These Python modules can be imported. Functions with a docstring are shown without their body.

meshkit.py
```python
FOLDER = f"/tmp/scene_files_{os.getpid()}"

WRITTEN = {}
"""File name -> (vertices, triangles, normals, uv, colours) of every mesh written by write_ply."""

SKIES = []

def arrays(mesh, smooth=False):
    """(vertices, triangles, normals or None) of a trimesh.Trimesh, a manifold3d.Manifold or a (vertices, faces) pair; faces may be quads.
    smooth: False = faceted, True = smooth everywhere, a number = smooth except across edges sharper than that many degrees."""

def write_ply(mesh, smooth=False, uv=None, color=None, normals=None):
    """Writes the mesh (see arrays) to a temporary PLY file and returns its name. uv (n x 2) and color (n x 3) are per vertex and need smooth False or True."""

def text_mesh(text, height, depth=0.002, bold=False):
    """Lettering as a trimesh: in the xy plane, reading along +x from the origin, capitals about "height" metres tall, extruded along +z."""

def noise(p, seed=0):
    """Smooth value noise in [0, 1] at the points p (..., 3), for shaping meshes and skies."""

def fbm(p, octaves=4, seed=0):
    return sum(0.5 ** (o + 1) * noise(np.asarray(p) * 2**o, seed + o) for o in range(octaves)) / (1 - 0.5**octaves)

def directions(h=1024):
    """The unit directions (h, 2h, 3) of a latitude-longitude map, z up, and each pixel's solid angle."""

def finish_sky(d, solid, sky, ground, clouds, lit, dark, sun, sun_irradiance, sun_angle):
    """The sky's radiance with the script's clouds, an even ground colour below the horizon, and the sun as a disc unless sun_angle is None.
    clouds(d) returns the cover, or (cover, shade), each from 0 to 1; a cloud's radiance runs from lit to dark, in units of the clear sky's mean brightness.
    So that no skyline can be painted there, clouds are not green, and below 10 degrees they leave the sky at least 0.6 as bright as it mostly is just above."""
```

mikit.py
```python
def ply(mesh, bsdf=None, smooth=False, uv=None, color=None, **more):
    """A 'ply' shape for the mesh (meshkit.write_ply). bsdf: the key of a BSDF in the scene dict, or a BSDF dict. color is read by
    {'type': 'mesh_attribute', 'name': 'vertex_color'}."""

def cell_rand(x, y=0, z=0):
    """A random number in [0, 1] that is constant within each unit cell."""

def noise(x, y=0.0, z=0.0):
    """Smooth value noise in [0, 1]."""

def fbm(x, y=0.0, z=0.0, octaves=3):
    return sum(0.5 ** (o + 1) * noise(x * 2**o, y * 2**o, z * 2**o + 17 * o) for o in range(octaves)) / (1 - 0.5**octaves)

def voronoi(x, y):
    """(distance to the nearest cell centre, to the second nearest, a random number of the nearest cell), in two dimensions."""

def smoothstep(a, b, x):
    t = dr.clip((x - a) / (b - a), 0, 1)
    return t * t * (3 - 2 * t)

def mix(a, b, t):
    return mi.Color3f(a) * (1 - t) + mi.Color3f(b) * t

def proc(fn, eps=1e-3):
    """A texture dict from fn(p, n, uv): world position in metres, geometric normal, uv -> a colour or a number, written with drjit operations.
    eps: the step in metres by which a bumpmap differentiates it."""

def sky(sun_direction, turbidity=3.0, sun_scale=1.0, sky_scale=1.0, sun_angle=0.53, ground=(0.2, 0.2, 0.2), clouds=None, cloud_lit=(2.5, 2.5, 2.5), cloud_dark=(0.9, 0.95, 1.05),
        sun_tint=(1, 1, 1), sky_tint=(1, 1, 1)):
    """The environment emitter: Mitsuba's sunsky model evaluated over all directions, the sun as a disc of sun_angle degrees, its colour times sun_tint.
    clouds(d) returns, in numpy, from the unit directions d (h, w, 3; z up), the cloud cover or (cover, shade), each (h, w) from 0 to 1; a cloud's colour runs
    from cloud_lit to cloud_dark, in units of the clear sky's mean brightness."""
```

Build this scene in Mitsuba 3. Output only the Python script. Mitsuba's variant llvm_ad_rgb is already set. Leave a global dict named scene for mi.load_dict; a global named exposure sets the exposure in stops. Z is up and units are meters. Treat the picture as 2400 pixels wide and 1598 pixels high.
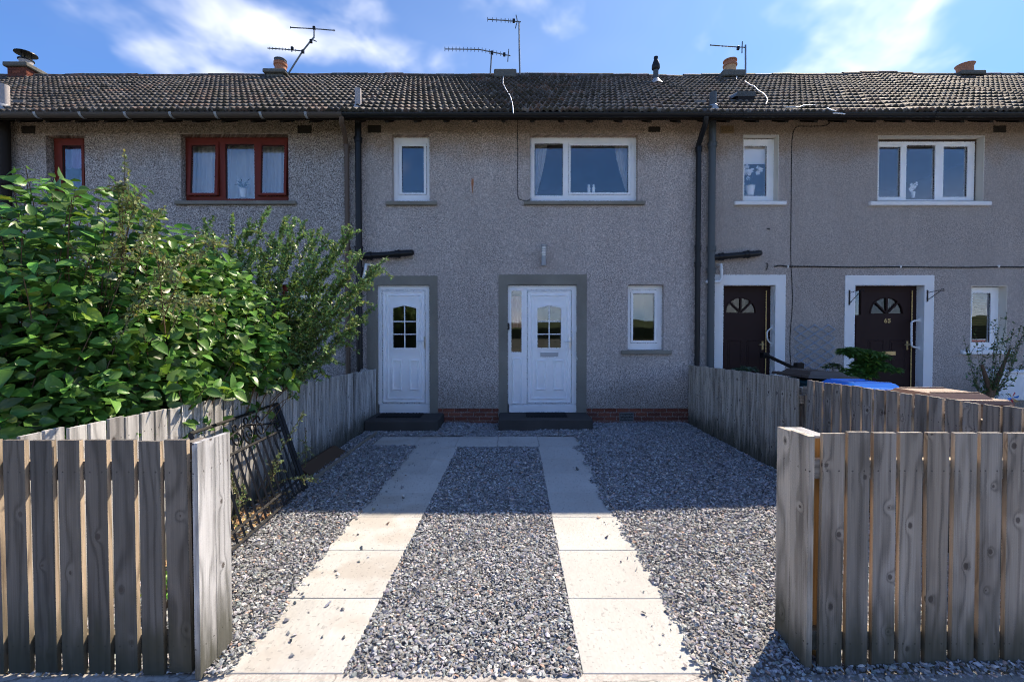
import math, random
import numpy as np, trimesh, drjit as dr, mitsuba as mi
import shapely.geometry as sg
from shapely import affinity
import mikit, meshkit
from mikit import proc, noise, fbm, voronoi, cell_rand, smoothstep, mix

T = mi.ScalarTransform4f
scene, labels, used = {}, {}, {}
R = random.Random(7)
G = np.random.default_rng(11)

# ---------------------------------------------------------------- camera, sky, exposure
H = 1.635                      # eye height above the paving
TILT = math.radians(1.147)     # a little downwards
FOC = 1049.0                   # focal length, in units of a 2400 wide picture
scene['camera'] = {'type': 'perspective', 'fov': 2 * math.degrees(math.atan(1200 / FOC)), 'fov_axis': 'x',
                   'near_clip': 0.05, 'far_clip': 2000.0,
                   'to_world': T().look_at(origin=[0, 0, H], target=[0, math.cos(TILT), H - math.sin(TILT)], up=[0, 0, 1])}
SUN = (0.97, 1.0, 1.50)        # behind the terrace and to the right


def clouds(d):
    az, el = np.degrees(np.arctan2(d[..., 0], d[..., 1])), np.degrees(np.arcsin(d[..., 2]))
    q = d * np.array([8.0, 8.0, 11.0])
    q = q + 0.5 * np.stack([meshkit.fbm(q * 1.3 + s, 3, 11) for s in (0.0, 5.0, 9.0)], -1)
    n = meshkit.fbm(q + 3.1, 6, 5)
    g = lambda a, e, sa, se: np.exp(-((az - a) / sa) ** 2 - ((el - e) / se) ** 2)
    w = 0.66 * g(-35, 29, 10, 5.0) + 0.85 * g(-20, 30.2, 10, 2.4) + 0.36 * g(46, 25, 18, 8) + 0.35 * g(33, 30, 10, 4) + 0.40 * g(-17, 34, 5, 1.5)
    low = np.exp(-(np.maximum(el - 4, 0) / 6.5) ** 2)
    c = np.clip((w * 0.70 + (n - 0.5) * 1.7 - 0.19) / 0.90, 0, 1)
    c = 0.76 * c * c * (3 - 2 * c)
    c = np.maximum(c, low * np.clip(0.62 + 1.6 * (n - 0.5), 0.2, 0.95))     # banks of cloud all round the horizon
    near = np.clip(d @ (np.array(SUN) / np.linalg.norm(SUN)), 0, 1)
    veil = (0.05 + 0.10 * near ** 4) * (0.5 + 1.0 * meshkit.fbm(q * 0.5 + 40.0, 4, 2))
    return np.clip(c + veil * (1 - c), 0, 1), 0.9 * low


scene['sky'] = mikit.sky(SUN, turbidity=2.6, sky_scale=0.60, clouds=clouds, cloud_lit=(4.9, 4.8, 4.7), cloud_dark=(3.7, 4.1, 4.4), sky_tint=(0.44, 0.99, 1.58), sun_tint=(0.97, 1.0, 1.07), ground=(0.2, 0.19, 0.18))
exposure = 2.6


# ---------------------------------------------------------------- helpers
def ray(px, py):
    b = (799 - py) / FOC
    return (px - 1200) / FOC, math.cos(TILT) + b * math.sin(TILT), b * math.cos(TILT) - math.sin(TILT)


def at(px, py, depth):
    """Survey: the point seen at (px, py) of the 2400 wide photograph that stands at this distance from the eye's plane."""
    a, c, b = ray(px, py)
    return np.array([a * depth / c, depth, H + b * depth / c])


def X(px, py, depth): return float(at(px, py, depth)[0])
def Z(py, depth): return float(at(1200, py, depth)[2])


def numbered(k):
    n = used.get(k, -1) + 1
    used[k] = n
    return k if n == 0 else f'{k}_{n:03d}'


def thing(name, label, cat, group=None, kind=None):
    k = numbered(name)
    labels[k] = {'label': label, 'category': cat}
    if group: labels[k]['group'] = group
    if kind: labels[k]['kind'] = kind
    return k


def struct(name, kind='structure'):
    k = numbered(name)
    labels[k] = {'kind': kind}
    return k


def sub(parent, name): return numbered(parent + '__' + name)


def put(k, mesh, bsdf, smooth=False, uv=None, color=None, **more):
    scene[k] = mikit.ply(mesh, 'mat_' + bsdf, smooth=smooth, uv=uv, color=color, **more)
    return k


def part(parent, name, mesh, bsdf, smooth=False, label=None, **more):
    k = sub(parent, name)
    put(k, mesh, bsdf, smooth, **more)
    if label: labels[k] = {'label': label}
    return k


def cat(ms):
    ms = [m if isinstance(m, trimesh.Trimesh) else trimesh.Trimesh(m[0], m[1], process=False) for m in ms]
    return trimesh.util.concatenate(ms) if len(ms) > 1 else ms[0]


def box(x0, x1, y0, y1, z0, z1, b=0.0):
    x0, x1 = min(x0, x1), max(x0, x1); y0, y1 = min(y0, y1), max(y0, y1); z0, z1 = min(z0, z1), max(z0, z1)
    if b <= 0:
        m = trimesh.creation.box((x1 - x0, y1 - y0, z1 - z0))
        m.apply_translation(((x0 + x1) / 2, (y0 + y1) / 2, (z0 + z1) / 2))
        return m
    b = min(b, (x1 - x0) / 3, (y1 - y0) / 3, (z1 - z0) / 3)
    pts = []
    for sx, cx in ((1, x0), (-1, x1)):
        for sy, cy in ((1, y0), (-1, y1)):
            for sz, cz in ((1, z0), (-1, z1)):
                pts += [(cx, cy + sy * b, cz + sz * b), (cx + sx * b, cy, cz + sz * b), (cx + sx * b, cy + sy * b, cz)]
    return trimesh.convex.convex_hull(np.array(pts))


def tube(pts, r, sides=8, cap=True):
    p = np.asarray(pts, float); n = len(p)
    r = np.broadcast_to(np.asarray(r, float), (n,))
    t = np.gradient(p, axis=0); t /= np.linalg.norm(t, axis=1, keepdims=True) + 1e-12
    a = np.cross(t[0], [0, 0, 1.0] if abs(t[0][2]) < 0.9 else [1.0, 0, 0]); a /= np.linalg.norm(a)
    A = []
    for i in range(n):
        a = a - t[i] * np.dot(a, t[i]); a /= np.linalg.norm(a) + 1e-12; A.append(a)
    A = np.array(A); B = np.cross(t, A)
    ang = np.arange(sides) * 2 * math.pi / sides
    v = (p[:, None] + r[:, None, None] * (np.cos(ang)[None, :, None] * A[:, None] + np.sin(ang)[None, :, None] * B[:, None])).reshape(-1, 3)
    f = []
    for i in range(n - 1):
        for j in range(sides):
            k = (j + 1) % sides
            f += [(i * sides + j, i * sides + k, (i + 1) * sides + k), (i * sides + j, (i + 1) * sides + k, (i + 1) * sides + j)]
    if cap:
        v = np.vstack([v, p[0], p[-1]]); c0, c1 = len(v) - 2, len(v) - 1
        for j in range(sides):
            k = (j + 1) % sides
            f += [(c0, k, j), (c1, (n - 1) * sides + j, (n - 1) * sides + k)]
    return trimesh.Trimesh(v, f, process=False)


def curve(pts, n=24):
    """A smooth line through the points (Catmull-Rom)."""
    p = np.asarray(pts, float)
    p = np.vstack([2 * p[0] - p[1], p, 2 * p[-1] - p[-2]])
    out = []
    m = len(p) - 3
    for s in np.linspace(0, m, n):
        i = min(int(s), m - 1); u = s - i
        a, b, c, d = p[i:i + 4]
        out.append(0.5 * (2 * b + (c - a) * u + (2 * a - 5 * b + 4 * c - d) * u ** 2 + (3 * b - a - 3 * c + d) * u ** 3))
    return np.array(out)


def lathe(prof, c=(0, 0, 0), sides=20):
    m = trimesh.creation.revolve(np.asarray(prof, float), sections=sides)
    m.apply_translation(c)
    return m


def wallplate(poly, y0, y1):
    """A polygon drawn in X and Z, made thick from y0 (front) to y1."""
    ms = []
    for g in getattr(poly, 'geoms', [poly]):
        m = trimesh.creation.extrude_polygon(g, y1 - y0, engine='earcut')
        v = m.vertices.copy()
        ms.append(trimesh.Trimesh(np.stack([v[:, 0], y0 + v[:, 2], v[:, 1]], 1), m.faces[:, ::-1], process=False))
    return cat(ms)


def rect(x0, x1, z0, z1): return sg.box(min(x0, x1), min(z0, z1), max(x0, x1), max(z0, z1))


def ring(x0, x1, z0, z1, w, y0, y1, wb=None, wt=None):
    return wallplate(rect(x0, x1, z0, z1).difference(rect(x0 + w, x1 - w, z0 + (wb or w), z1 - (wt or w))), y0, y1)


def quadxz(x0, x1, z0, z1, y):
    return (np.array([[x0, y, z0], [x1, y, z0], [x1, y, z1], [x0, y, z1]], float), np.array([[0, 1, 2], [0, 2, 3]]))


def board(o, ax, ay, az, dims, ident):
    """A sawn board as (vertices, faces, uv): o its corner, ax ay az unit vectors of width, thickness, length; uv holds grain coordinates and its number."""
    w, t, l = dims
    ax, ay, az = (np.asarray(a, float) for a in (ax, ay, az))
    o = np.asarray(o, float)
    V, F, U = [], [], []

    def face(p, e1, e2, l1, l2, grain):
        i = len(V)
        for a, b in ((0, 0), (1, 0), (1, 1), (0, 1)):
            V.append(p + e1 * l1 * a + e2 * l2 * b)
            U.append((l1 * a + 10 * ident + 1.0 + (5.0 if grain == 2 else 0.0), (l2 * b if grain else l2 * b * 0.2)))
        F.extend([(i, i + 1, i + 2), (i, i + 2, i + 3)])
    face(o, ax, az, w, l, 1); face(o + ay * t + ax * w, -ax, az, w, l, 1)
    face(o + ay * t, -ay, az, t, l, 2); face(o + ax * w, ay, az, t, l, 2)
    face(o + az * l, ax, ay, w, t, 0); face(o + ay * t, ax, -ay, w, t, 0)
    V, F = np.array(V), np.array(F)
    if np.dot(np.cross(ax, ay), az) < 0: F = F[:, ::-1]
    return V, F, np.array(U)


def planks(parent, name, bs, bsdf, label=None):
    V, F, U, n = [], [], [], 0
    for v, f, u in bs:
        V.append(v); F.append(f + n); U.append(u); n += len(v)
    return part(parent, name, (np.vstack(V), np.vstack(F)), bsdf, uv=np.vstack(U), label=label)


def scatter(protos, pos, rot, scl, col, pick):
    """Many small copies joined in one mesh: returns (vertices, faces, colours)."""
    V, F, C, n = [], [], [], 0
    for i, (pv, pf) in enumerate(protos):
        s = np.nonzero(pick == i)[0]
        if len(s) == 0: continue
        v = np.einsum('kij,knj->kni', rot[s], pv[None] * scl[s][:, None, :]) + pos[s][:, None]
        V.append(v.reshape(-1, 3)); C.append(np.repeat(col[s], len(pv), 0))
        F.append((pf[None] + (np.arange(len(s)) * len(pv))[:, None, None] + n).reshape(-1, 3)); n += len(s) * len(pv)
    return np.vstack(V), np.vstack(F), np.vstack(C)


def rand_rot(n, rng):
    q = rng.normal(size=(n, 4)); q /= np.linalg.norm(q, axis=1, keepdims=True)
    w, x, y, z = q.T
    return np.stack([1 - 2 * (y * y + z * z), 2 * (x * y - z * w), 2 * (x * z + y * w), 2 * (x * y + z * w), 1 - 2 * (x * x + z * z), 2 * (y * z - x * w), 2 * (x * z - y * w), 2 * (y * z + x * w), 1 - 2 * (x * x + y * y)], 1).reshape(-1, 3, 3)


def frames(d, up):
    """Rotations whose x axis is d and whose z axis leans towards up."""
    d = d / (np.linalg.norm(d, axis=1, keepdims=True) + 1e-9)
    y = np.cross(up, d); y /= np.linalg.norm(y, axis=1, keepdims=True) + 1e-9
    return np.stack([d, y, np.cross(d, y)], 2)


# ---------------------------------------------------------------- materials
def two(d): return {'type': 'twosided', 'b': d}
def plain(c, rough=0.5, spec=0.5, metal=0.0, **k):
    return two({'type': 'principled', 'base_color': {'type': 'rgb', 'value': list(c)} if not isinstance(c, dict) else c, 'roughness': rough, 'specular': spec, 'metallic': metal, **k})


def harling(dark, mid, light, pinkish, size, lo, hi):
    def fn(p, n, uv):
        x, z = p.x + p.y * 0.83, p.z
        d1, d2, r = voronoi(x * size, z * size)
        r2 = cell_rand(dr.floor(r * 977), 3, 5)
        edge = smoothstep(0.0, 0.28, d2 - d1)
        c = mix(dark, mid, smoothstep(0.03, lo, r))
        c = mix(c, light, smoothstep(hi, 0.97, r))
        c = mix(c, pinkish, smoothstep(0.72, 0.9, r2) * 0.5)
        c = mix(mi.Color3f(c) * 0.55, c, edge)  # gaps between pebbles darkened: their small shadows baked into the colour
        big = fbm(x * 0.9, z * 0.55, 3.0, 4)
        streak = fbm(x * 7.0, z * 0.5, 9.0, 3)
        c = c * (0.84 + 0.32 * big) * (0.93 + 0.14 * streak)
        moss = smoothstep(4.62, 5.02, z + 0.35 * (fbm(x * 3.0, z * 3.0, 1.0, 3) - 0.5)) * 0.72
        c = mix(c, mi.Color3f(c) * mi.Color3f(0.80, 0.62, 0.44), moss)
        foot_tone = 1 - smoothstep(0.25, 0.95, z + 0.5 * (fbm(x * 1.7, z * 2.0, 5.0, 3) - 0.5))  # darker towards the foot of the wall
        return mix(c, mi.Color3f(c) * mi.Color3f(0.78, 0.77, 0.74), foot_tone) * mi.Color3f(1.05, 1.02, 0.99)
    return fn


def cement_fn(base):
    def fn(p, n, uv):
        x, z = p.x + p.y, p.z
        k = 0.72 + 0.4 * fbm(x * 4, z * 2.5, p.y * 3, 4) + 0.16 * (noise(x * 90, z * 90, p.y * 90) - 0.5)
        return mi.Color3f(base) * k
    return fn


def wood_fn(p, n, uv):
    ident = dr.floor(uv.x / 10)
    u, v = uv.x - ident * 10 - 1.0, uv.y
    edge = u > 4.0                       # sawn side edges; their sunlit look is put into a paler colour
    u = dr.select(edge, u - 5.0, u)
    r1, r2, r3, r4 = (cell_rand(ident, j, 1) for j in (1, 2, 3, 4))
    s = ident * 13.7
    # a few knots, each somewhere in its own stretch of the board
    seg = dr.floor(v * 3.4 + r1 * 5)
    ku, kv, kr = 0.015 + 0.07 * cell_rand(seg, ident, 5), (seg + 0.2 + 0.6 * cell_rand(seg, ident, 6) - r1 * 5) / 3.4, cell_rand(seg, ident, 7)
    du, dv = (u - ku) + 0.004 * (noise(u * 90, v * 60, s) - 0.5), (v - kv) * (0.62 + 0.5 * cell_rand(seg, ident, 8))
    dk = dr.sqrt(du * du + dv * dv)
    size = 0.0035 + 0.0085 * cell_rand(seg, ident, 9)
    here = smoothstep(0.50, 0.52, kr)
    knot = (1 - smoothstep(size * 0.75, size * 1.35, dk)) * here
    halo = dr.exp(-dr.square(dk / 0.022)) * here
    warp = 0.75 * noise(u * 7, v * 1.0 + s, r1 * 9) + 0.25 * noise(u * 25, v * 4.5 + s, 4.0) + 0.30 * halo
    ph = u * 14 * (0.45 + 1.0 * r1) + warp * (1.6 + 2.6 * r4) + r3 * 7
    ringv = 0.5 + 0.5 * dr.sin(ph * 6.2832)
    ringv = ringv * ringv * ringv
    fine = noise(u * 420, v * 6 + s, 2.0)
    kind = dr.floor(ident / 100)
    base = mix((0.225, 0.195, 0.165), (0.315, 0.27, 0.22), r2)
    base = mix(base, (0.26, 0.24, 0.215), r3 * 0.7) * (0.78 + 0.40 * r4)
    base = dr.select(kind == 1, mi.Color3f(base) * mi.Color3f(0.50, 0.52, 0.55), base)  # left street fence darkened: shade of its fronts put into the colour
    base = dr.select(kind == 3, mi.Color3f(0.43, 0.425, 0.41) * (0.8 + 0.35 * r4), base)
    base = dr.select(kind == 5, mi.Color3f(0.40, 0.405, 0.41), base)  # pale end boards: sunlit look put into the colour
    base = dr.select(kind == 6, mi.Color3f(0.45, 0.395, 0.325) * (0.8 + 0.3 * r4), base)
    base = dr.select(edge & (kind < 2), mi.Color3f(0.40, 0.325, 0.24) * (0.8 + 0.3 * r4), base)
    c = base * (1.06 - 0.42 * ringv + 0.30 * (fine - 0.5)) * (0.66 + 0.62 * fbm(u * 10, v * 1.3 + s, 8.0, 4))
    c = mix(c, (0.06, 0.048, 0.042), knot * 0.85)
    nail = 1 - smoothstep(0.003, 0.0055, dr.sqrt(dr.square(dr.abs(u - 0.05) - 0.028) + dr.square(dr.abs(p.z - 0.56) - 0.415)))
    drip = (1 - smoothstep(0.003, 0.008, dr.abs(dr.abs(u - 0.05) - 0.028 + 0.003 * noise(v * 60, s)))) * smoothstep(0.0, 0.09, 0.10 - dr.abs(dr.abs(p.z - 0.50) - 0.42)) * smoothstep(0.3, 0.9, r3)
    c = mix(c, (0.045, 0.043, 0.043), dr.maximum(nail * 0.85, drip * 0.35))
    low = 1 - smoothstep(0.04, 0.44, p.z + 0.34 * (fbm(u * 25, v * 5 + s, 1.0, 3) - 0.5))
    c = mix(c, (0.045, 0.046, 0.03), low * 0.85)
    blot = smoothstep(0.56, 0.76, fbm(u * 11 + s, v * 1.9, 6.0, 4))
    return mix(c, mi.Color3f(c) * mi.Color3f(0.52, 0.50, 0.49), blot * 0.65)


def fresh_wood_fn(p, n, uv):
    u, v = uv.x, uv.y
    g = noise(u * 260, v * 5, 3.0)
    return mix((0.34, 0.19, 0.075), (0.45, 0.28, 0.12), g)


def slab_fn(p, n, uv):
    x, y = p.x, p.y
    k = 0.86 + 0.22 * fbm(x * 3.1, y * 2.3, 1.0, 4) + 0.10 * (noise(x * 130, y * 60, 2.0) - 0.5)
    c = mi.Color3f(0.50, 0.50, 0.475) * k
    st = smoothstep(0.56, 0.74, fbm(x * 2.2 + 4, y * 3.0, 7.0, 4))
    left = 1 - smoothstep(-0.9, 0.3, x)
    c = mix(c, (0.40, 0.37, 0.325), st * (0.12 + 0.5 * left))
    pore = smoothstep(0.80, 0.9, noise(x * 75, y * 75, 4.0))
    return c * (1 - 0.22 * pore) * (0.93 + 0.14 * cell_rand(dr.floor((y - 2.115) / 0.605), dr.floor(x / 1.0), 4))


def brick_fn(p, n, uv):
    r = cell_rand(dr.floor(uv.x), 5, 2); r2 = cell_rand(dr.floor(uv.x), 7, 2)
    c = mix((0.17, 0.058, 0.04), (0.27, 0.10, 0.065), r)
    c = mix(c, (0.11, 0.055, 0.05), r2 * 0.6)
    return c * (0.75 + 0.5 * fbm(p.x * 40, p.z * 40, p.y * 30, 3))


def tile_fn(p, n, uv):
    ident = dr.floor(uv.x / 10)
    u, v = uv.x - ident * 10, uv.y
    r, r2 = cell_rand(ident, 1, 8), cell_rand(ident, 2, 8)
    c = mix((0.04, 0.033, 0.028), (0.095, 0.083, 0.073), r)
    c = mix(c, (0.16, 0.09, 0.06), smoothstep(0.6, 0.95, r2) * 0.7)
    m = fbm(p.x * 5, p.y * 6, p.z * 3, 4)
    c = c * (0.6 + 0.8 * m)
    li = smoothstep(0.60, 0.72, fbm(p.x * 26, p.y * 22, 3.0, 3))
    c = mix(c, (0.30, 0.29, 0.265), li * 0.5)
    mo = smoothstep(0.48, 0.62, fbm(p.x * 13 + 7, p.y * 17, p.z * 6, 3))
    c = mix(c, (0.045, 0.038, 0.022), mo * 0.85)
    return c


def ground_fn(p, n, uv):
    k = fbm(p.x * 1.5, p.y * 1.5, 1.0, 4)
    c = mix((0.075, 0.088, 0.066), (0.12, 0.118, 0.105), smoothstep(0.35, 0.65, k))
    return c * (0.7 + 0.6 * noise(p.x * 40, p.y * 40, 2.0))


def road_fn(p, n, uv):
    return mi.Color3f(0.25, 0.24, 0.22) * (0.8 + 0.35 * noise(p.x * 120, p.y * 120, 1.0)) * (0.85 + 0.3 * fbm(p.x, p.y * 2, 3.0, 3))


def pave_fn(p, n, uv):
    c = mi.Color3f(0.46, 0.44, 0.41) * (0.7 + 0.5 * fbm(p.x * 6, p.y * 6, 3.0, 4)) * (0.85 + 0.3 * noise(p.x * 110, p.y * 110, 5.0))
    crack = smoothstep(0.03, 0.0, dr.abs(fbm(p.x * 4, p.y * 9, 6.0, 4) - 0.5))
    return mix(c, (0.10, 0.09, 0.08), crack * 0.6)


MATS = {
    'harl_mid': two({'type': 'diffuse', 'reflectance': proc(harling((0.24, 0.222, 0.215), (0.50, 0.46, 0.44), (0.74, 0.695, 0.665), (0.53, 0.41, 0.36), 84, 0.52, 0.7))}),
    'harl_left': two({'type': 'diffuse', 'reflectance': proc(harling((0.15, 0.143, 0.14), (0.45, 0.43, 0.42), (0.74, 0.715, 0.695), (0.47, 0.38, 0.34), 76, 0.60, 0.74))}),
    'harl_right': two({'type': 'diffuse', 'reflectance': proc(harling((0.28, 0.255, 0.24), (0.42, 0.385, 0.36), (0.52, 0.48, 0.45), (0.43, 0.36, 0.32), 84, 0.5, 0.6))}),
    'cement': two({'type': 'diffuse', 'reflectance': proc(cement_fn((0.25, 0.235, 0.20)))}),
    'cope': two({'type': 'diffuse', 'reflectance': proc(cement_fn((0.17, 0.165, 0.145)))}),
    'step_stone': two({'type': 'diffuse', 'reflectance': proc(cement_fn((0.085, 0.08, 0.075)))}),
    'wood': two({'type': 'principled', 'base_color': proc(wood_fn), 'roughness': 0.75, 'specular': 0.3}),
    'fresh_wood': two({'type': 'diffuse', 'reflectance': proc(fresh_wood_fn)}),
    'slab': two({'type': 'diffuse', 'reflectance': proc(slab_fn)}),
    'brick': two({'type': 'diffuse', 'reflectance': proc(brick_fn)}),
    'mortar': plain((0.34, 0.315, 0.29), 0.9, 0.1),
    'tile': two({'type': 'principled', 'base_color': proc(tile_fn), 'roughness': 0.7, 'specular': 0.4}),
    'turf': two({'type': 'diffuse', 'reflectance': proc(ground_fn)}),
    'road': two({'type': 'diffuse', 'reflectance': proc(road_fn)}),
    'paving': two({'type': 'diffuse', 'reflectance': proc(pave_fn)}),
    'vcol': two({'type': 'principled', 'base_color': {'type': 'mesh_attribute', 'name': 'vertex_color'}, 'roughness': 0.65, 'specular': 0.35}),
    'leaf': {'type': 'blendbsdf', 'weight': 0.42, 'thin': {'type': 'principledthin', 'base_color': {'type': 'mesh_attribute', 'name': 'vertex_color'}, 'roughness': 0.5, 'diff_trans': 1.1},
             'waxy': two({'type': 'principled', 'base_color': {'type': 'mesh_attribute', 'name': 'vertex_color'}, 'roughness': 0.36, 'specular': 0.75})},
    'leaf_gloss': {'type': 'blendbsdf', 'weight': 0.5, 'thin': {'type': 'principledthin', 'base_color': {'type': 'mesh_attribute', 'name': 'vertex_color'}, 'roughness': 0.5, 'diff_trans': 1.0},
             'waxy': two({'type': 'principled', 'base_color': {'type': 'mesh_attribute', 'name': 'vertex_color'}, 'roughness': 0.32, 'specular': 0.75})},
    'bark': plain((0.13, 0.085, 0.055), 0.8, 0.2),
    'upvc': plain((0.86, 0.87, 0.88), 0.35, 0.5),
    'seal': plain((0.03, 0.03, 0.032), 0.6, 0.3),
    'white_paint': plain((0.74, 0.745, 0.74), 0.6, 0.35),
    'cream_paint': plain((0.62, 0.575, 0.49), 0.6, 0.35),
    'mahogany': plain((0.17, 0.028, 0.016), 0.45, 0.2),
    'door_brown': plain((0.030, 0.016, 0.015), 0.5, 0.12),
    'brass': plain((0.50, 0.38, 0.19), 0.45, 0.5, 1.0),
    'chrome': plain((0.72, 0.72, 0.72), 0.22, 0.5, 1.0),
    'letter_plate': plain((0.42, 0.43, 0.44), 0.35, 0.5),
    'gold_strip': plain((0.62, 0.42, 0.16), 0.5, 0.4),
    'black_plastic': plain((0.012, 0.013, 0.015), 0.38, 0.3),
    'grey_pipe': plain((0.36, 0.335, 0.33), 0.55, 0.4),
    'dark_pipe': plain((0.075, 0.085, 0.09), 0.5, 0.4),
    'brown_pipe': plain((0.115, 0.078, 0.055), 0.5, 0.4),
    'lead': plain((0.33, 0.35, 0.37), 0.5, 0.5),
    'old_gutter': plain((0.085, 0.07, 0.058), 0.6, 0.3),
    'dark_timber': plain((0.022, 0.017, 0.014), 0.7, 0.2),
    'iron': plain((0.010, 0.010, 0.011), 0.4, 0.25),
    'aluminium': plain((0.20, 0.22, 0.23), 0.45, 0.5, 0.6),
    'terracotta': plain((0.44, 0.20, 0.115), 0.75, 0.2),
    'buff_clay': plain((0.55, 0.34, 0.19), 0.75, 0.2),
    'vent_dark': plain((0.045, 0.036, 0.028), 0.7, 0.2),
    'vent_tan': plain((0.25, 0.165, 0.085), 0.7, 0.2),
    'vent_grey': plain((0.16, 0.17, 0.175), 0.6, 0.3),
    'glass': {'type': 'thindielectric', 'int_ior': 1.9, 'ext_ior': 1.0},
    'old_glass': {'type': 'thindielectric', 'int_ior': 1.4, 'ext_ior': 1.0},
    'net': {'type': 'principledthin', 'base_color': {'type': 'rgb', 'value': [0.80, 0.80, 0.78]}, 'roughness': 0.8, 'diff_trans': 0.7},
    'peach_cloth': plain((0.66, 0.36, 0.27), 0.9, 0.1),
    'violet_cloth': plain((0.30, 0.20, 0.42), 0.9, 0.1),
    'room': plain((0.20, 0.19, 0.18), 0.9, 0.1),
    'ceramic': plain((0.82, 0.81, 0.78), 0.3, 0.5),
    'red_cloth': plain((0.5, 0.04, 0.05), 0.7, 0.2),
    'mat_black': plain((0.02, 0.02, 0.021), 0.95, 0.1),
    'bin_brown': plain((0.16, 0.088, 0.06), 0.42, 0.5),
    'bin_blue': plain((0.03, 0.19, 0.66), 0.24, 0.6),
    'bin_green': plain((0.02, 0.06, 0.07), 0.4, 0.5),
    'bin_dark': plain((0.055, 0.038, 0.030), 0.45, 0.5),
    'trellis_paint': plain((0.27, 0.32, 0.39), 0.7, 0.2),
    'far_green': plain((0.045, 0.06, 0.03), 0.95, 0.1),
    'soil': plain((0.05, 0.038, 0.028), 0.95, 0.1),
    'gravel_base': plain((0.22, 0.215, 0.21), 0.95, 0.1),
    'white_cable': plain((0.82, 0.82, 0.80), 0.5, 0.4),
    'rust': plain((0.34, 0.13, 0.05), 0.9, 0.1),
    'old_plank': plain((0.085, 0.055, 0.036), 0.8, 0.2),
    'plank_grey': plain((0.20, 0.18, 0.15), 0.8, 0.2),
}
scene.update({'mat_' + k: m for k, m in MATS.items()})
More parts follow.
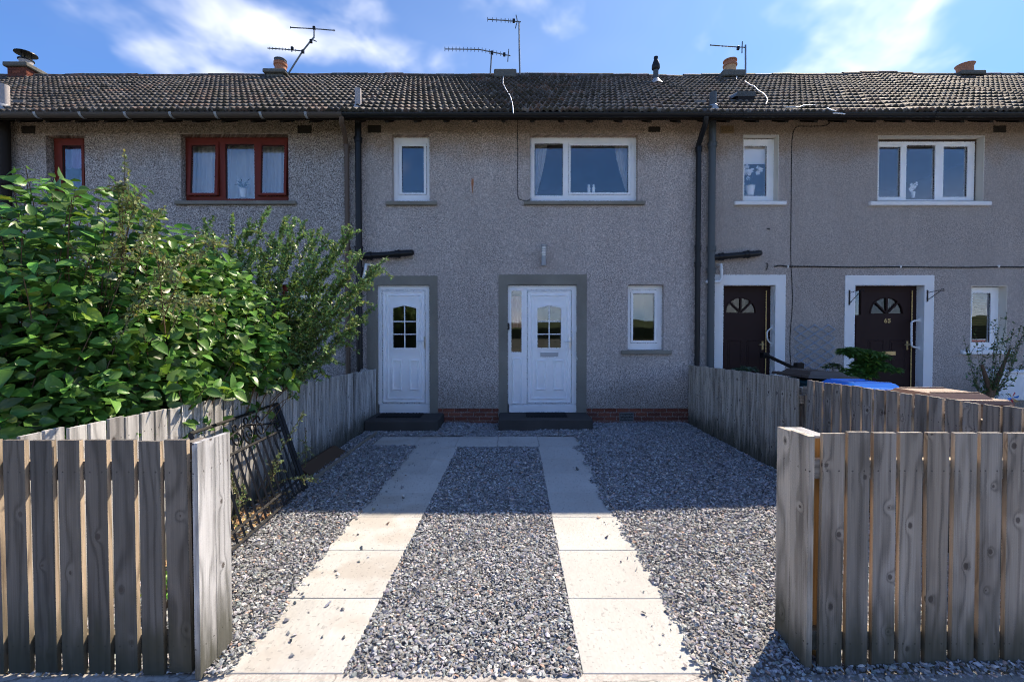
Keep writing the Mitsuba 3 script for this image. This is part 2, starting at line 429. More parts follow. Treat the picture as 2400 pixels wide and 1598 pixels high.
# ---------------------------------------------------------------- the setting: ground, drive, road
D = 8.05                                        # house fronts
FL, FR = -2.45, 3.14                            # the two side fences
g = struct('ground'); put(g, box(-300, 300, -300, 300, -0.6, -0.06), 'turf')
g = struct('gravel_bed'); put(g, box(FL + 0.02, FR + 2.4, 2.118, D, -0.3, -0.014), 'gravel_base')
g = struct('pavement'); put(g, box(-60, 60, -0.15, 2.114, -0.3, -0.004), 'paving')
g = struct('kerb'); put(g, box(-60, 60, -0.30, -0.154, -0.3, -0.006, 0.015), 'paving')
g = struct('road'); put(g, box(-60, 60, -6.6, -0.304, -0.4, -0.12), 'road')
g = struct('garden_soil'); put(g, box(-9.2, FL - 0.02, 2.16, D, -0.3, -0.02), 'soil')
g = struct('garden_path'); put(g, box(FR + 2.44, 12, 2.16, D, -0.3, -0.01), 'paving')

drive = struct('driveway')


def slab(x0, x1, y0, y1, dz=0.0):
    part(drive, 'paving_slab', box(x0, x1, y0 + 0.0022, y1 - 0.0022, -0.05, dz, 0.003), 'slab')


SL = [2.115 + 0.606 * i for i in range(8)] + [6.966]
SL[7] = 6.362
for i in range(7):
    k = (SL[i] + SL[i + 1]) / 2 - 2.1
    sk = 0.0095 * k
    slab(-1.412 + sk, -0.815 + sk, SL[i], SL[i + 1], R.uniform(-0.002, 0.002))
    slab(0.338 + sk, 0.942 + sk, SL[i], SL[i + 1], R.uniform(-0.002, 0.002))
for i in range(5):
    x0 = -2.030 + 0.606 * i
    slab(x0 + 0.003, x0 + 0.603, 6.366, 6.97, R.uniform(-0.002, 0.002))

# ---------------------------------------------------------------- the terrace
EY, EZ, RY, RZ = 7.62, 5.31, 11.60, 8.12        # eaves and ridge of the roof plane
SLOPE = math.atan2(RZ - EZ, RY - EY)
MROOF = math.tan(SLOPE)
CS, SN = math.cos(SLOPE), math.sin(SLOPE)
LSLOPE = math.hypot(RZ - EZ, RY - EY)
COURSES = 15
GAUGE = LSLOPE / COURSES
XB = [-15.4, -9.08, -2.83, 3.47, 9.72, 16.0]


def on_roof(px, py, lift=0.0):
    a, c, b = ray(px, py)
    s = (EZ + lift - MROOF * EY - H) / (b - MROOF * c)
    return np.array([a * s, c * s, H + b * s])


def WR(x0, x1, y0, y1, d=D): return rect(X(x0, (y0 + y1) / 2, d), X(x1, (y0 + y1) / 2, d), Z(y1, d), Z(y0, d))


def tile_mesh(ident, seed):
    """A three-roll interlocking concrete tile, x across, y up the slope, z out of the roof."""
    w, l, t = 0.329, GAUGE + 0.045, 0.046
    rr = random.Random(seed)
    n = 19
    xs = np.linspace(0, w, n)
    prof = 0.032 * (0.5 + 0.5 * np.cos(2 * math.pi * (xs / (w / 3) - 0.5))) ** 0.8
    top, tl, F, U = [], [], [], []
    V = []
    rows = ((0.0, 0.056, 0.0), (0.014, 0.062, 1.0), (l, 0.004, 1.0))
    for j, (yy, lift, k) in enumerate(rows):
        for i in range(n):
            V.append((xs[i], yy + (rr.uniform(-0.004, 0.004) if j == 0 else 0), lift * (1.0 if j else 0.8) + prof[i]))
            U.append((ident * 10 + 1 + xs[i], yy))
    for j in range(2):
        for i in range(n - 1):
            a = j * n + i
            F += [(a, a + 1, a + n + 1), (a, a + n + 1, a + n)]
    b = len(V)
    for i in range(n):
        V.append((xs[i], 0.001, prof[i] + 0.045 - t)); U.append((ident * 10 + 1 + xs[i], 0.0))
    for i in range(n):
        V.append((xs[i], 0.0, prof[i] + 0.045)); U.append((ident * 10 + 1 + xs[i], 0.0))
    for i in range(n - 1):
        F += [(b + i, b + i + 1, b + n + i + 1), (b + i, b + n + i + 1, b + n + i)]
    c = len(V)
    for sx in (0, n - 1):
        for j in (0, 2):
            V.append(V[j * n + sx]); U.append(U[j * n + sx])
            q = V[j * n + sx]; V.append((q[0], q[1], q[2] - t)); U.append(U[j * n + sx])
    F += [(c, c + 2, c + 3), (c, c + 3, c + 1), (c + 4, c + 5, c + 7), (c + 4, c + 7, c + 6)]
    return np.array(V), np.array(F), np.array(U)


TILES = [mikit.ply((v, f), 'mat_tile', uv=u) for v, f, u in (tile_mesh(i, i) for i in range(14))]


def sag(x, s):
    return 0.05 * (meshkit.noise(np.array([x * 0.55, s * 0.4, 2.0])) - 0.5) + 0.02 * (meshkit.noise(np.array([x * 1.6, s * 0.9, 5.0])) - 0.5) + 0.055 * math.exp(-((x - 9.0) / 0.7) ** 2) * s


def ridge_mesh(l, r):
    a = np.linspace(-0.25, math.pi + 0.25, 11)
    V, F, U = [], [], []
    for x in (0.0, l):
        for rr in (r, r - 0.02):
            for t in a: V.append((x, -rr * math.cos(t), rr * 0.8 * math.sin(t))); U.append((t * 0.2 + 1, x))
    n = len(a)
    for i in range(n - 1):
        F += [(i, i + 1, 2 * n + i + 1), (i, 2 * n + i + 1, 2 * n + i), (i, n + i + 1, i + 1), (i, n + i, n + i + 1)]
    return np.array(V), np.array(F), np.array(U)


RIDGES = []
for i in range(4):
    v, f, u = ridge_mesh(0.452, 0.135)
    u[:, 0] += 10 * (40 + i)
    RIDGES.append(mikit.ply((v, f), 'mat_tile', uv=u))


def window(h, frame, lights, sill, fm='upvc', sm='cement', rev=0.12, w=None, fy=None):
    """frame and sill in survey units; lights: (glass rectangle, sash rectangle or None, how far the foot of a top hung sash stands out)."""
    k = sub(h, 'window')
    d = D + rev
    fr = WR(*frame, d)
    hole = fr
    for gl, sash, tilt in lights:
        hole = hole.difference(WR(*(sash or gl), d))
    x0, z0, x1, z1 = fr.bounds
    part(k, 'frame', wallplate(hole, d, d + 0.06), fm)
    for gl, sash, tilt in lights:
        b = WR(*gl, d).bounds
        if sash:
            s = WR(*sash, d); sb = s.bounds
            part(k, 'seal', wallplate(s.difference(s.buffer(-0.012, join_style=2)), d + 0.012, d + 0.05), 'seal')
            inner = rect(sb[0] + 0.007, sb[2] - 0.007, sb[1] + 0.007, sb[3] - 0.007)
            m = wallplate(inner.difference(rect(b[0], b[2], b[1], b[3])), d - 0.012, d + 0.045)
            gm = trimesh.Trimesh(*quadxz(b[0] - 0.004, b[2] + 0.004, b[1] - 0.004, b[3] + 0.004, d + 0.022), process=False)
            gk = trimesh.Trimesh(*map(np.array, (wallplate(rect(b[0], b[2], b[1], b[3]).difference(rect(b[0] + 0.006, b[2] - 0.006, b[1] + 0.006, b[3] - 0.006)), d + 0.012, d + 0.02).vertices, wallplate(rect(b[0], b[2], b[1], b[3]).difference(rect(b[0] + 0.006, b[2] - 0.006, b[1] + 0.006, b[3] - 0.006)), d + 0.012, d + 0.02).faces)), process=False)
            if tilt:
                rot = trimesh.transformations.rotation_matrix(-math.atan2(tilt, sb[3] - sb[1]), (1, 0, 0), (0, d, sb[3]))
                for mm in (m, gm, gk): mm.apply_transform(rot)
            part(k, 'sash', m, fm); part(k, 'pane', gm, 'glass'); part(k, 'glazing_seal', gk, 'seal')
        else:
            part(k, 'pane', quadxz(b[0] - 0.004, b[2] + 0.004, b[1] - 0.004, b[3] + 0.004, d + 0.03), 'glass')
            bb = rect(*[b[i] for i in (0, 2, 1, 3)])
            part(k, 'glazing_seal', wallplate(bb.difference(bb.buffer(-0.006, join_style=2)), d + 0.018, d + 0.028), 'seal')
    sb = WR(*sill, D - 0.05).bounds
    part(k, 'sill', box(sb[0], sb[2], D - 0.055, d + 0.004, sb[1], sb[3] + 0.004, 0.006), sm)
    return k


def peaked(x0, x1, y0, y1, peak, d):
    a, b = X(x0, y1, d), X(x1, y1, d)
    return sg.Polygon([(a, Z(y1, d)), (b, Z(y1, d)), (b, Z(y0, d)), ((a + b) / 2, Z(peak, d)), (a, Z(y0, d))])


def moulding(poly, d, w=0.022, proud=0.009):
    """A raised bead with sloping sides that follows the outline of a convex polygon."""
    rings_ = [np.array((poly if q == 0 else poly.buffer(-q * w, join_style=2)).exterior.coords)[:-1] for q in (0, 0.38, 0.62, 1.0)]
    c = poly.centroid
    def order(r):
        if sg.LinearRing(r).is_ccw: r = r[::-1]
        i = int(np.argmin(r[:, 0] + r[:, 1])); return np.roll(r, -i, 0)
    rings_ = [order(r) for r in rings_]
    n = len(rings_[0])
    ys = (d + 0.001, d - proud, d - proud, d + 0.001)
    V = np.array([(p[0], y, p[1]) for r, y in zip(rings_, ys) for p in r])
    F = []
    for k in range(3):
        for i in range(n):
            j = (i + 1) % n
            F += [(k * n + i, k * n + j, k * n + n + j), (k * n + i, k * n + n + j, k * n + n + i)]
    return trimesh.Trimesh(V, F, process=False)


def lever(k, px, py, d, length, mat, up=0.21):
    x, z = X(px, py, d), Z(py, d)
    part(k, 'handle', cat([box(x - 0.017, x + 0.017, d - 0.010, d + 0.002, z - up * 0.62, z + up * 0.38, 0.006),
                           tube([(x, d, z), (x, d - 0.05, z), (x - 0.01, d - 0.058, z), (x - length, d - 0.058, z - 0.004)], [0.011, 0.011, 0.011, 0.008], 8)]), mat, 40)


def upvc_door(h, name, frame, hinge, leaf, inner, gl, panels, thresh, handle, side=None):
    k = sub(h, name)
    d = D + 0.055
    lf = WR(*leaf, d)
    hole = WR(*frame, d).difference(lf)
    if side:
        hole = hole.difference(WR(*side[0], d))
    part(k, 'frame', wallplate(hole, d, d + 0.07), 'upvc')
    part(k, 'seal', wallplate(lf.difference(lf.buffer(-0.012, join_style=2)), d + 0.02, d + 0.05), 'seal')
    gp = peaked(*gl, d)
    body = lf.buffer(-0.009, join_style=2)
    part(k, 'leaf', cat([wallplate(body.difference(gp), d + 0.008, d + 0.05), moulding(WR(*inner, d), d + 0.0085, 0.030, 0.012), moulding(WR(*hinge, d).buffer(-0.01, join_style=2), d + 0.0085, 0.026, 0.014)]), 'upvc')
    part(k, 'glass_surround', wallplate(gp.buffer(0.042, join_style=2).difference(gp), d - 0.006, d + 0.0079), 'upvc')
    x0, z0, x1, z1 = gp.bounds
    part(k, 'pane', wallplate(gp.buffer(0.003), d + 0.026, d + 0.0262), 'glass')
    xm = (x0 + x1) / 2; zz = Z(gl[2], d)
    part(k, 'glazing_bar', box(xm - 0.010, xm + 0.010, d + 0.012, d + 0.024, z0, Z(gl[4], d) - 0.004), 'upvc')
    for f in (0.345, 0.665):
        part(k, 'glazing_bar', box(x0, x1, d + 0.0125, d + 0.0235, z0 + (zz - z0) * f - 0.0095, z0 + (zz - z0) * f + 0.0095), 'upvc')
    for p in panels:
        part(k, 'panel', moulding(WR(*p, d), d + 0.0085, 0.040, 0.017), 'upvc')
    b = WR(*thresh, d).bounds
    part(k, 'threshold', box(b[0], b[2], d - 0.012, d + 0.06, b[1], b[3], 0.004), 'upvc')
    lever(k, *handle, d, 0.125, 'chrome')
    if side:
        sb = WR(*side[0], d).bounds
        part(k, 'side_pane', quadxz(sb[0] - 0.003, sb[2] + 0.003, sb[1] - 0.003, sb[3] + 0.003, d + 0.03), 'glass')
        part(k, 'panel', moulding(WR(*side[1], d), d, 0.030, 0.012), 'upvc')
    return k


def brown_door(h, name, opening, leaf, fan, handle, side=None, number=None, box_px=None):
    k = sub(h, name)
    d = D + 0.15
    lf = WR(*leaf, d)
    hole = WR(*opening, d).difference(lf)
    if side: hole = hole.difference(WR(*side, d))
    part(k, 'frame', wallplate(hole, d, d + 0.07), 'door_brown')
    cx, cy, rad = fan
    c = sg.Point(X(cx, cy, d), Z(cy, d)).buffer(rad / FOC * d, 32)
    b = c.bounds
    semi = c.intersection(rect(b[0], b[2], Z(cy, d), b[3])).buffer(-0.004)
    xm, zm = X(cx, cy, d), Z(cy, d)
    part(k, 'leaf', wallplate(lf.difference(semi), d + 0.015, d + 0.055), 'door_brown')
    part(k, 'pane', wallplate(semi.buffer(0.003), d + 0.036, d + 0.0362), 'old_glass')
    part(k, 'fan_moulding', wallplate(c.buffer(0.022).difference(c).intersection(rect(b[0] - 1, b[2] + 1, Z(cy, d), b[3] + 1)), d + 0.004, d + 0.0149), 'door_brown')
    for a in (45, 90, 135):
        u = np.array([math.cos(math.radians(a)), math.sin(math.radians(a))]); v = np.array([-u[1], u[0]])
        rr = rad / FOC * d
        q = [(xm, zm) + u * 0.02 + v * 0.014, (xm, zm) + u * 0.02 - v * 0.014, (xm, zm) + u * rr - v * 0.014, (xm, zm) + u * rr + v * 0.014]
        part(k, 'glazing_bar', wallplate(sg.Polygon(q), d + 0.006 + a * 1e-5, d + 0.034), 'door_brown')
    x0, z0, x1, z1 = lf.bounds
    w, hgt = x1 - x0, z1 - z0
    for fx in (0.10, 0.56):
        for fz0, fz1 in ((0.37, 0.62), (0.07, 0.28)):
            r_ = rect(x0 + w * fx, x0 + w * (fx + 0.34), z0 + hgt * fz0, z0 + hgt * fz1)
            part(k, 'panel', cat([moulding(r_, d + 0.0155, 0.02, 0.007), wallplate(r_.buffer(-0.045, join_style=2), d + 0.008, d + 0.0152)]), 'door_brown')
    part(k, 'draught_strip', box(x1 + 0.001, x1 + 0.018, d - 0.006, d + 0.0, z0, z1), 'gold_strip')
    lever(k, *handle, d + 0.015, 0.10, 'brass', 0.16)
    if side:
        sb = WR(*side, d).bounds
        part(k, 'side_pane', quadxz(sb[0], sb[2], sb[1], sb[3], d + 0.03), 'glass')
    if number:
        m = meshkit.text_mesh(number, 0.075, 0.006, True)
        bx = m.bounds
        v = m.vertices
        xx, zz = X(cx + 1, cy + 16, d), Z(cy + 16, d)
        m = trimesh.Trimesh(np.stack([xx + v[:, 0] - (bx[0][0] + bx[1][0]) / 2, d + 0.012 - v[:, 2], zz + v[:, 1] - 0.04], 1), m.faces, process=False)
        part(k, 'door_number', m, 'brass', label='brass door number 65')
    if box_px:
        lb = WR(*box_px, d).bounds
        part(k, 'letterbox', box(lb[0], lb[2], d + 0.002, d + 0.0148, lb[1], lb[3], 0.005), 'brass')
    return k


def grab_rail(k, pts, r, mat='white_paint'):
    c = curve(pts, 24)
    m = [tube(c, r, 10)]
    for e in (c[0], c[-1]): m.append(box(e[0] - 0.022, e[0] + 0.022, e[1] - 0.012, e[1] + 0.012, e[2] - 0.035, e[2] + 0.035, 0.004))
    part(k, 'grab_rail', cat(m), mat, 50)


def louvre(h, px, mat, n=5):
    k = sub(h, 'air_vent')
    b = WR(*px, D).bounds
    part(k, 'frame', ring(b[0], b[2], b[1], b[3], 0.014, D - 0.012, D + 0.006), mat)
    part(k, 'back', box(b[0] + 0.01, b[2] - 0.01, D - 0.0015, D + 0.003, b[1] + 0.01, b[3] - 0.01), 'dark_timber')
    for i in range(n):
        z = b[1] + 0.018 + (b[3] - b[1] - 0.036) * (i + 0.5) / n
        part(k, 'slat', box(b[0] + 0.014, b[2] - 0.014, D - 0.010, D - 0.002, z - 0.006, z + 0.006), mat)


def house(label, i, wall_mat, holes, tails=None, gutter='black_plastic', band=None):
    x0, x1 = XB[i], XB[i + 1]
    h = thing('terraced_house', label, 'house', 'houses of the pebble-dashed terrace')
    front = rect(x0, x1, 0.262, 5.50)
    for hl in holes: front = front.difference(hl)
    part(h, 'wall', wallplate(front, D, D + 0.26), wall_mat)
    if i != 2: part(h, 'plinth', box(x0, x1, D + 0.012, D + 0.24, -0.3, 0.262), 'brick', uv=None)
    ry = 2 * RY - EY
    inner = [box(x0 + 0.002, x0 + 0.1, D + 0.262, ry - 0.6, -0.2, 5.9), box(x1 - 0.1, x1 - 0.002, D + 0.262, ry - 0.6, -0.2, 5.9), box(x0 + 0.1, x1 - 0.1, D + 3.4, D + 3.5, -0.2, 5.6),
             box(x0 + 0.1, x1 - 0.1, D + 0.262, D + 3.4, 2.62, 2.82), box(x0 + 0.1, x1 - 0.1, D + 0.262, D + 3.4, 5.22, 5.30), box(x0 + 0.1, x1 - 0.1, D + 0.262, D + 3.4, 0.02, 0.10)]
    part(h, 'inner_wall', cat(inner), 'room')
    part(h, 'rear_wall', box(x0, x1, ry - 0.6, ry - 0.35, -0.3, 5.2), wall_mat)
    # roof: a thick deck on both slopes, tiles on the street side
    n = np.array([0, -SN, CS]); u = np.array([0, CS, SN])
    a = np.array([0, EY, EZ])
    prof = [a + u * 0.02 - n * 0.03, a + u * LSLOPE - n * 0.03, a + u * LSLOPE - n * 0.12, a + u * 0.02 - n * 0.09]
    V = np.array([(x, p[1], p[2]) for x in (x0, x1) for p in prof])
    f = [(0, 1, 2), (0, 2, 3), (4, 6, 5), (4, 7, 6), (0, 4, 5), (0, 5, 1), (1, 5, 6), (1, 6, 2), (2, 6, 7), (2, 7, 3), (3, 7, 4), (3, 4, 0)]
    V2 = V.copy(); V2[:, 1] = 2 * RY - V2[:, 1] + 0.001
    rk = sub(h, 'roof')
    put(rk, cat([trimesh.Trimesh(V, f, process=False), trimesh.Trimesh(V2, np.array(f)[:, ::-1], process=False)]), 'dark_timber')
    cnt = 0
    w = 0.331
    for c in range(COURSES):
        off = 0.0 if c % 2 == 0 else -w / 2
        y, z = EY + CS * GAUGE * c, EZ + SN * GAUGE * c
        lim = (abs(y) + 0.6) * 1200 / FOC + 0.5
        xx = x0 + off
        while xx < x1 - 0.05:
            xa = max(xx, x0 - 0.02)
            if abs(xa + w / 2) < lim:
                s = (c + 0.5) / COURSES
                up = sag(xa, s)
                rz = R.gauss(0, 0.35)
                m = T().translate([xa, y + R.uniform(-0.004, 0.004) - SN * up * 0.0, z + up]).rotate([0, 0, 1], rz * 0.4).rotate([1, 0, 0], math.degrees(SLOPE) + R.gauss(0, 0.35))
                if cnt < 300:
                    scene[sub(rk, 'roof_tile')] = {**R.choice(TILES), 'to_world': m}
                cnt += 1
            xx += w
    nr = int(round((x1 - x0) / 0.45))
    for j in range(nr):
        xx = x0 + j * 0.45
        if abs(xx) > 13.6: continue
        scene[sub(rk, 'ridge_tile')] = {**RIDGES[j % 4], 'to_world': T().translate([xx, RY, RZ + sag(xx, 1.0) + R.uniform(-0.006, 0.006)]).rotate([0, 1, 0], R.gauss(0, 0.7))}
    # gutter and rafter feet
    big = gutter == 'old_gutter'
    r = 0.068 if big else 0.058
    ang = np.linspace(math.pi, 2 * math.pi, 13)
    po = [(math.cos(t) * r, math.sin(t) * r) for t in ang] + [(math.cos(t) * (r - 0.006), math.sin(t) * (r - 0.006)) for t in ang[::-1]]
    m = trimesh.creation.extrude_polygon(sg.Polygon(po), x1 - x0 - 0.004, engine='earcut')
    v = m.vertices
    gk = part(h, 'gutter', trimesh.Trimesh(np.stack([x0 + 0.002 + v[:, 2], 7.565 + v[:, 0], 5.283 + v[:, 1]], 1), m.faces, process=False), gutter, 40)
    for j in range(8 if big else 4):
        xx = x0 + 0.4 + j * (0.75 if big else 1.6)
        ms = []
        for t0, t1 in zip(ang[:-1], ang[1:]):
            p = [(xx - 0.02, 7.565 + math.cos(t) * (r + q), 5.283 + math.sin(t) * (r + q)) for t in (t0, t1) for q in (0.0015, 0.006)]
            p += [(x + 0.04, b_, c_) for x, b_, c_ in p]
            ms.append(trimesh.convex.convex_hull(np.array(p)))
        part(gk, 'bracket', cat(ms), 'lead' if big else gutter)
    part(h, 'fascia', box(x0 + 0.002, x1 - 0.002, 7.648, 7.668, 5.225, 5.30), 'dark_timber')
    nt = 13
    for j in range(nt):
        xx = x0 + 0.2 + j * 0.497
        if xx > x1 - 0.1 or abs(xx) > 10: continue
        pts = np.array([(x, y, z) for x in (xx - 0.03, xx + 0.03) for y, z in ((7.67, 5.27), (7.67, 5.185), (8.06, 5.54), (8.06, 5.38))])
        part(h, 'rafter_foot', trimesh.convex.convex_hull(pts), 'dark_timber')
    return h


def chimney(h, c, w, top_py, dep, pot=None, cap_z=0.13, lean=0.0, mat='cope', bricks=False, hump=False):
    k = sub(h, 'chimney')
    x, y = c
    zt = Z(top_py, y)
    z0 = RZ - 0.6
    part(k, 'stack', box(x - w / 2 + 0.07, x + w / 2 - 0.07, y + 0.07, y + dep - 0.07, z0, zt - cap_z), 'brick' if bricks else 'cope', uv=None)
    part(k, 'coping', box(x - w / 2, x + w / 2, y, y + dep, zt - cap_z, zt, 0.02), mat)
    if bricks:
        n = 0
        for row in range(4):
            z1 = zt - cap_z - 0.012 - row * 0.075
            for face in ('front', 'right'):
                L = (w if face == 'front' else dep) - 0.14
                a = -0.1125 * (row % 2)
                while a < L:
                    b0, b1 = max(a, 0), min(a + 0.215, L)
                    if b1 - b0 > 0.03:
                        n += 1
                        uvm = box(x - w / 2 + 0.07 + b0, x - w / 2 + 0.07 + b1, y + 0.062, y + 0.0701, z1 - 0.065, z1) if face == 'front' else box(x + w / 2 - 0.0701, x + w / 2 - 0.062, y + 0.07 + b0, y + 0.07 + b1, z1 - 0.065, z1)
                        part(k, 'brick', uvm, 'brick', uv=np.full((len(uvm.vertices), 2), n + 0.5 + 200))
                    a += 0.225
    if hump: part(k, 'cement_flaunching', box(x - 0.12, x + 0.13, y + 0.1, y + 0.5, zt - 0.02, zt + 0.055, 0.04), mat)
    return k, zt


def pot(k, x, y, z, r, hgt, mat, rim=True, flare=1.15):
    prof = [(r * 0.0, 0), (r * 1.02, 0), (r, hgt * 0.3), (r * 0.97, hgt * 0.72)]
    if rim: prof += [(r * flare, hgt * 0.76), (r * flare * 1.02, hgt * 0.86), (r * 1.05, hgt * 0.9)]
    prof += [(r * flare, hgt), (r * flare * 0.85, hgt), (r * 0.8, hgt * 0.8), (0, hgt * 0.8)]
    return part(k, 'pot', lathe(prof, (x, y, z - 0.01), 24), mat, 35)


def pipe(h, name, pts, r, mat, collars=(), sides=14):
    k = sub(h, name)
    put(k, tube(pts, r, sides), mat, 45)
    for cx, cy, cz, ax in collars:
        c = np.array([cx, cy, cz], float); a = np.asarray(ax, float) / np.linalg.norm(ax)
        part(k, 'collar', cat([tube([c - a * 0.045, c - a * 0.044, c + a * 0.044, c + a * 0.045], [r * 1.05, r * 1.24, r * 1.24, r * 1.05], sides), tube([c + a * 0.02, c + a * 0.035], [r * 1.4, r * 1.4], sides)]), mat, 40)
    return k
# ---- middle house
hm = house('grey and pink pebble-dashed house with two white doors, in the middle of the terrace', 2, 'harl_mid',
           [WR(918.8, 1006.6, 316, 472), WR(1242, 1495, 316, 471.5), WR(883.5, 1007.6, 667.5, 976), WR(1189, 1352.6, 666.8, 976), WR(1471.5, 1556, 667, 822)])
window(hm, (922, 1006.8, 320, 471.8), [((941.9, 993.5, 343.3, 452.8), (934.3, 999.7, 336.4, 458), 0)], (903.3, 1023.8, 471.8, 480.4))
window(hm, (1243, 1493, 320, 470.7), [((1252.8, 1319.3, 336.4, 458.7), None, 0), ((1337.2, 1472.5, 341.6, 452.1), (1331.3, 1479, 334, 458), 0)], (1228, 1512.8, 471.4, 479.4))
window(hm, (1471.5, 1552.6, 669.3, 819.5), [((1483.5, 1533.5, 687.7, 797.9), (1477.5, 1541, 680, 804), 0)], (1457, 1574.8, 821.5, 830.3))
upvc_door(hm, 'door', (885, 1006.4, 669.5, 947), (896, 997, 681, 944), (895, 997, 680, 945.5), (907, 988, 691, 935), (920.5, 975.6, 722.5, 815, 716),
          [(917.5, 942, 841.5, 915), (958.5, 982.5, 841.5, 915)], (889.5, 1009, 948, 971.5), (995.5, 799))
fd = upvc_door(hm, 'door', (1190.2, 1351.6, 669.5, 947), (1234.5, 1340.5, 679.5, 945), (1235, 1340, 680, 944.5), (1244, 1331, 691, 935), (1259.5, 1315, 722, 815, 716),
               [(1255, 1280.5, 842.5, 914.5), (1296.5, 1321.5, 842.5, 914.5)], (1192.5, 1353.4, 948.5, 972.5), (1337, 800),
               ((1198.4, 1222.5, 681.5, 825), (1199.5, 1223.5, 838, 946)))
d = D + 0.055
b = WR(1266, 1308.5, 826, 836, d).bounds
part(fd, 'letterbox', cat([box(b[0], b[2], d - 0.002, d + 0.0078, b[1], b[3], 0.004), box(b[0] + 0.035, b[2] - 0.035, d - 0.007, d - 0.0022, b[1] + 0.014, b[3] - 0.014, 0.003)]), 'letter_plate')
grab_rail(fd, [(X(1352.5, 768, 8.07), 8.085, Z(768, 8.07)), (X(1350, 776, 8.04), 8.05, Z(776, 8.04)), (X(1343, 790, 8.0), 8.0, Z(790, 8.0)), (X(1342.5, 815, 8.0), 8.0, Z(815, 8.0)), (X(1347, 832, 8.0), 8.0, Z(832, 8.0)), (X(1353.5, 842, 8.05), 8.05, Z(842, 8.05)), (X(1354, 848, 8.08), 8.085, Z(848, 8.08))], 0.011)
b = WR(1188.6, 1194.3, 757, 773, D).bounds
part(fd, 'doorbell', box(b[0], b[2], D + 0.005, D + 0.054, b[1], b[3], 0.008), 'black_plastic')
for o, inn in (((860, 1026, 646.2, 975), (884.2, 1006.8, 668.3, 976)), ((1168.5, 1375, 643.6, 975), (1189.7, 1351.8, 667.6, 976))):
    part(hm, 'door_surround', wallplate(WR(*o).difference(WR(*inn)), D - 0.008, D + 0.052), 'cement')
# brick footing
pl = part(hm, 'plinth', cat([box(a, b_, D + 0.015, D + 0.24, -0.3, 0.262) for a, b_ in ((XB[2], X(882, 960, D)), (X(1009, 960, D), X(1187, 960, D)), (X(1355, 960, D), XB[3]))]), 'mortar')
labels[pl] = {'kind': 'stuff'}
n = 0
for row in range(4):
    z1 = 0.252 - row * 0.074
    xx = XB[2] - 0.1125 * (row % 2)
    while xx < XB[3]:
        a, c = max(xx, XB[2] + 0.01), min(xx + 0.215, XB[3] - 0.01)
        for s0, s1 in ((-2.68, -1.49), (-0.08, 1.18)):       # the door openings
            if a < s1 and c > s0:
                if a < s0: c = s0
                elif c > s1: a = s1
                else: a = c
        if c - a > 0.03:
            m = box(a, c, D + R.uniform(0.004, 0.009), D + 0.03, z1 - 0.064, z1, 0.004)
            part(pl, 'brick', m, 'brick', uv=np.full((len(m.vertices), 2), n + 0.5))
            n += 1
        xx += 0.225
vk = sub(hm, 'air_brick')
b = WR(1452, 1485.5, 966, 988.5, 8.04).bounds
part(vk, 'frame', ring(b[0], b[2], b[1], b[3], 0.015, D - 0.006, D + 0.02), 'vent_grey')
for i in range(6):
    z = b[1] + 0.02 + i * (b[3] - b[1] - 0.04) / 5
    part(vk, 'slat', box(b[0] + 0.015, b[2] - 0.015, D - 0.002, D + 0.005, z - 0.006, z + 0.006), 'vent_grey')
part(vk, 'back', box(b[0] + 0.01, b[2] - 0.01, D + 0.0055, D + 0.0215, b[1] + 0.01, b[3] - 0.01), 'vent_dark')
louvre(hm, (862, 893, 294.5, 311.5), 'vent_dark'); louvre(hm, (1519.5, 1547, 298, 310), 'vent_dark', 4)
# door steps
part(hm, 'door_step', box(X(853, 986, 7.34), X(1025, 986, 7.34), 7.34, D + 0.02, -0.25, 0.175, 0.018), 'step_stone')
part(hm, 'door_step', box(X(1168, 984, 7.42), X(1390, 984, 7.42), 7.42, D + 0.02, -0.25, 0.185, 0.018), 'step_stone')
# wall lamp
lk = sub(hm, 'wall_lamp')
xw, z0, z1 = X(1273.5, 600, D), Z(624, D), Z(577, D)
part(lk, 'bracket', box(xw - 0.028, xw + 0.028, D - 0.03, D + 0.0, z0 + 0.0, z0 + 0.17, 0.008), 'grey_pipe')
part(lk, 'lower_tube', lathe([(0, 0), (0.042, 0), (0.042, 0.165), (0.03, 0.175), (0, 0.175)], (xw, D - 0.085, z0), 20), 'lead', 40)
zz = z0 + 0.172
part(lk, 'diffuser', lathe([(0, 0), (0.036, 0), (0.036, 0.175), (0, 0.175)], (xw, D - 0.085, zz), 20), 'ceramic', 40)
for i in range(4):
    part(lk, 'cooling_ring', lathe([(0, 0), (0.048, 0), (0.052, 0.006), (0.048, 0.012), (0, 0.012)], (xw, D - 0.085, zz + 0.028 + i * 0.043), 20), 'lead', 40)
part(lk, 'cap', lathe([(0, 0.02), (0.05, 0.016), (0.052, 0), (0, 0)], (xw, D - 0.085, zz + 0.172), 20), 'lead', 40)
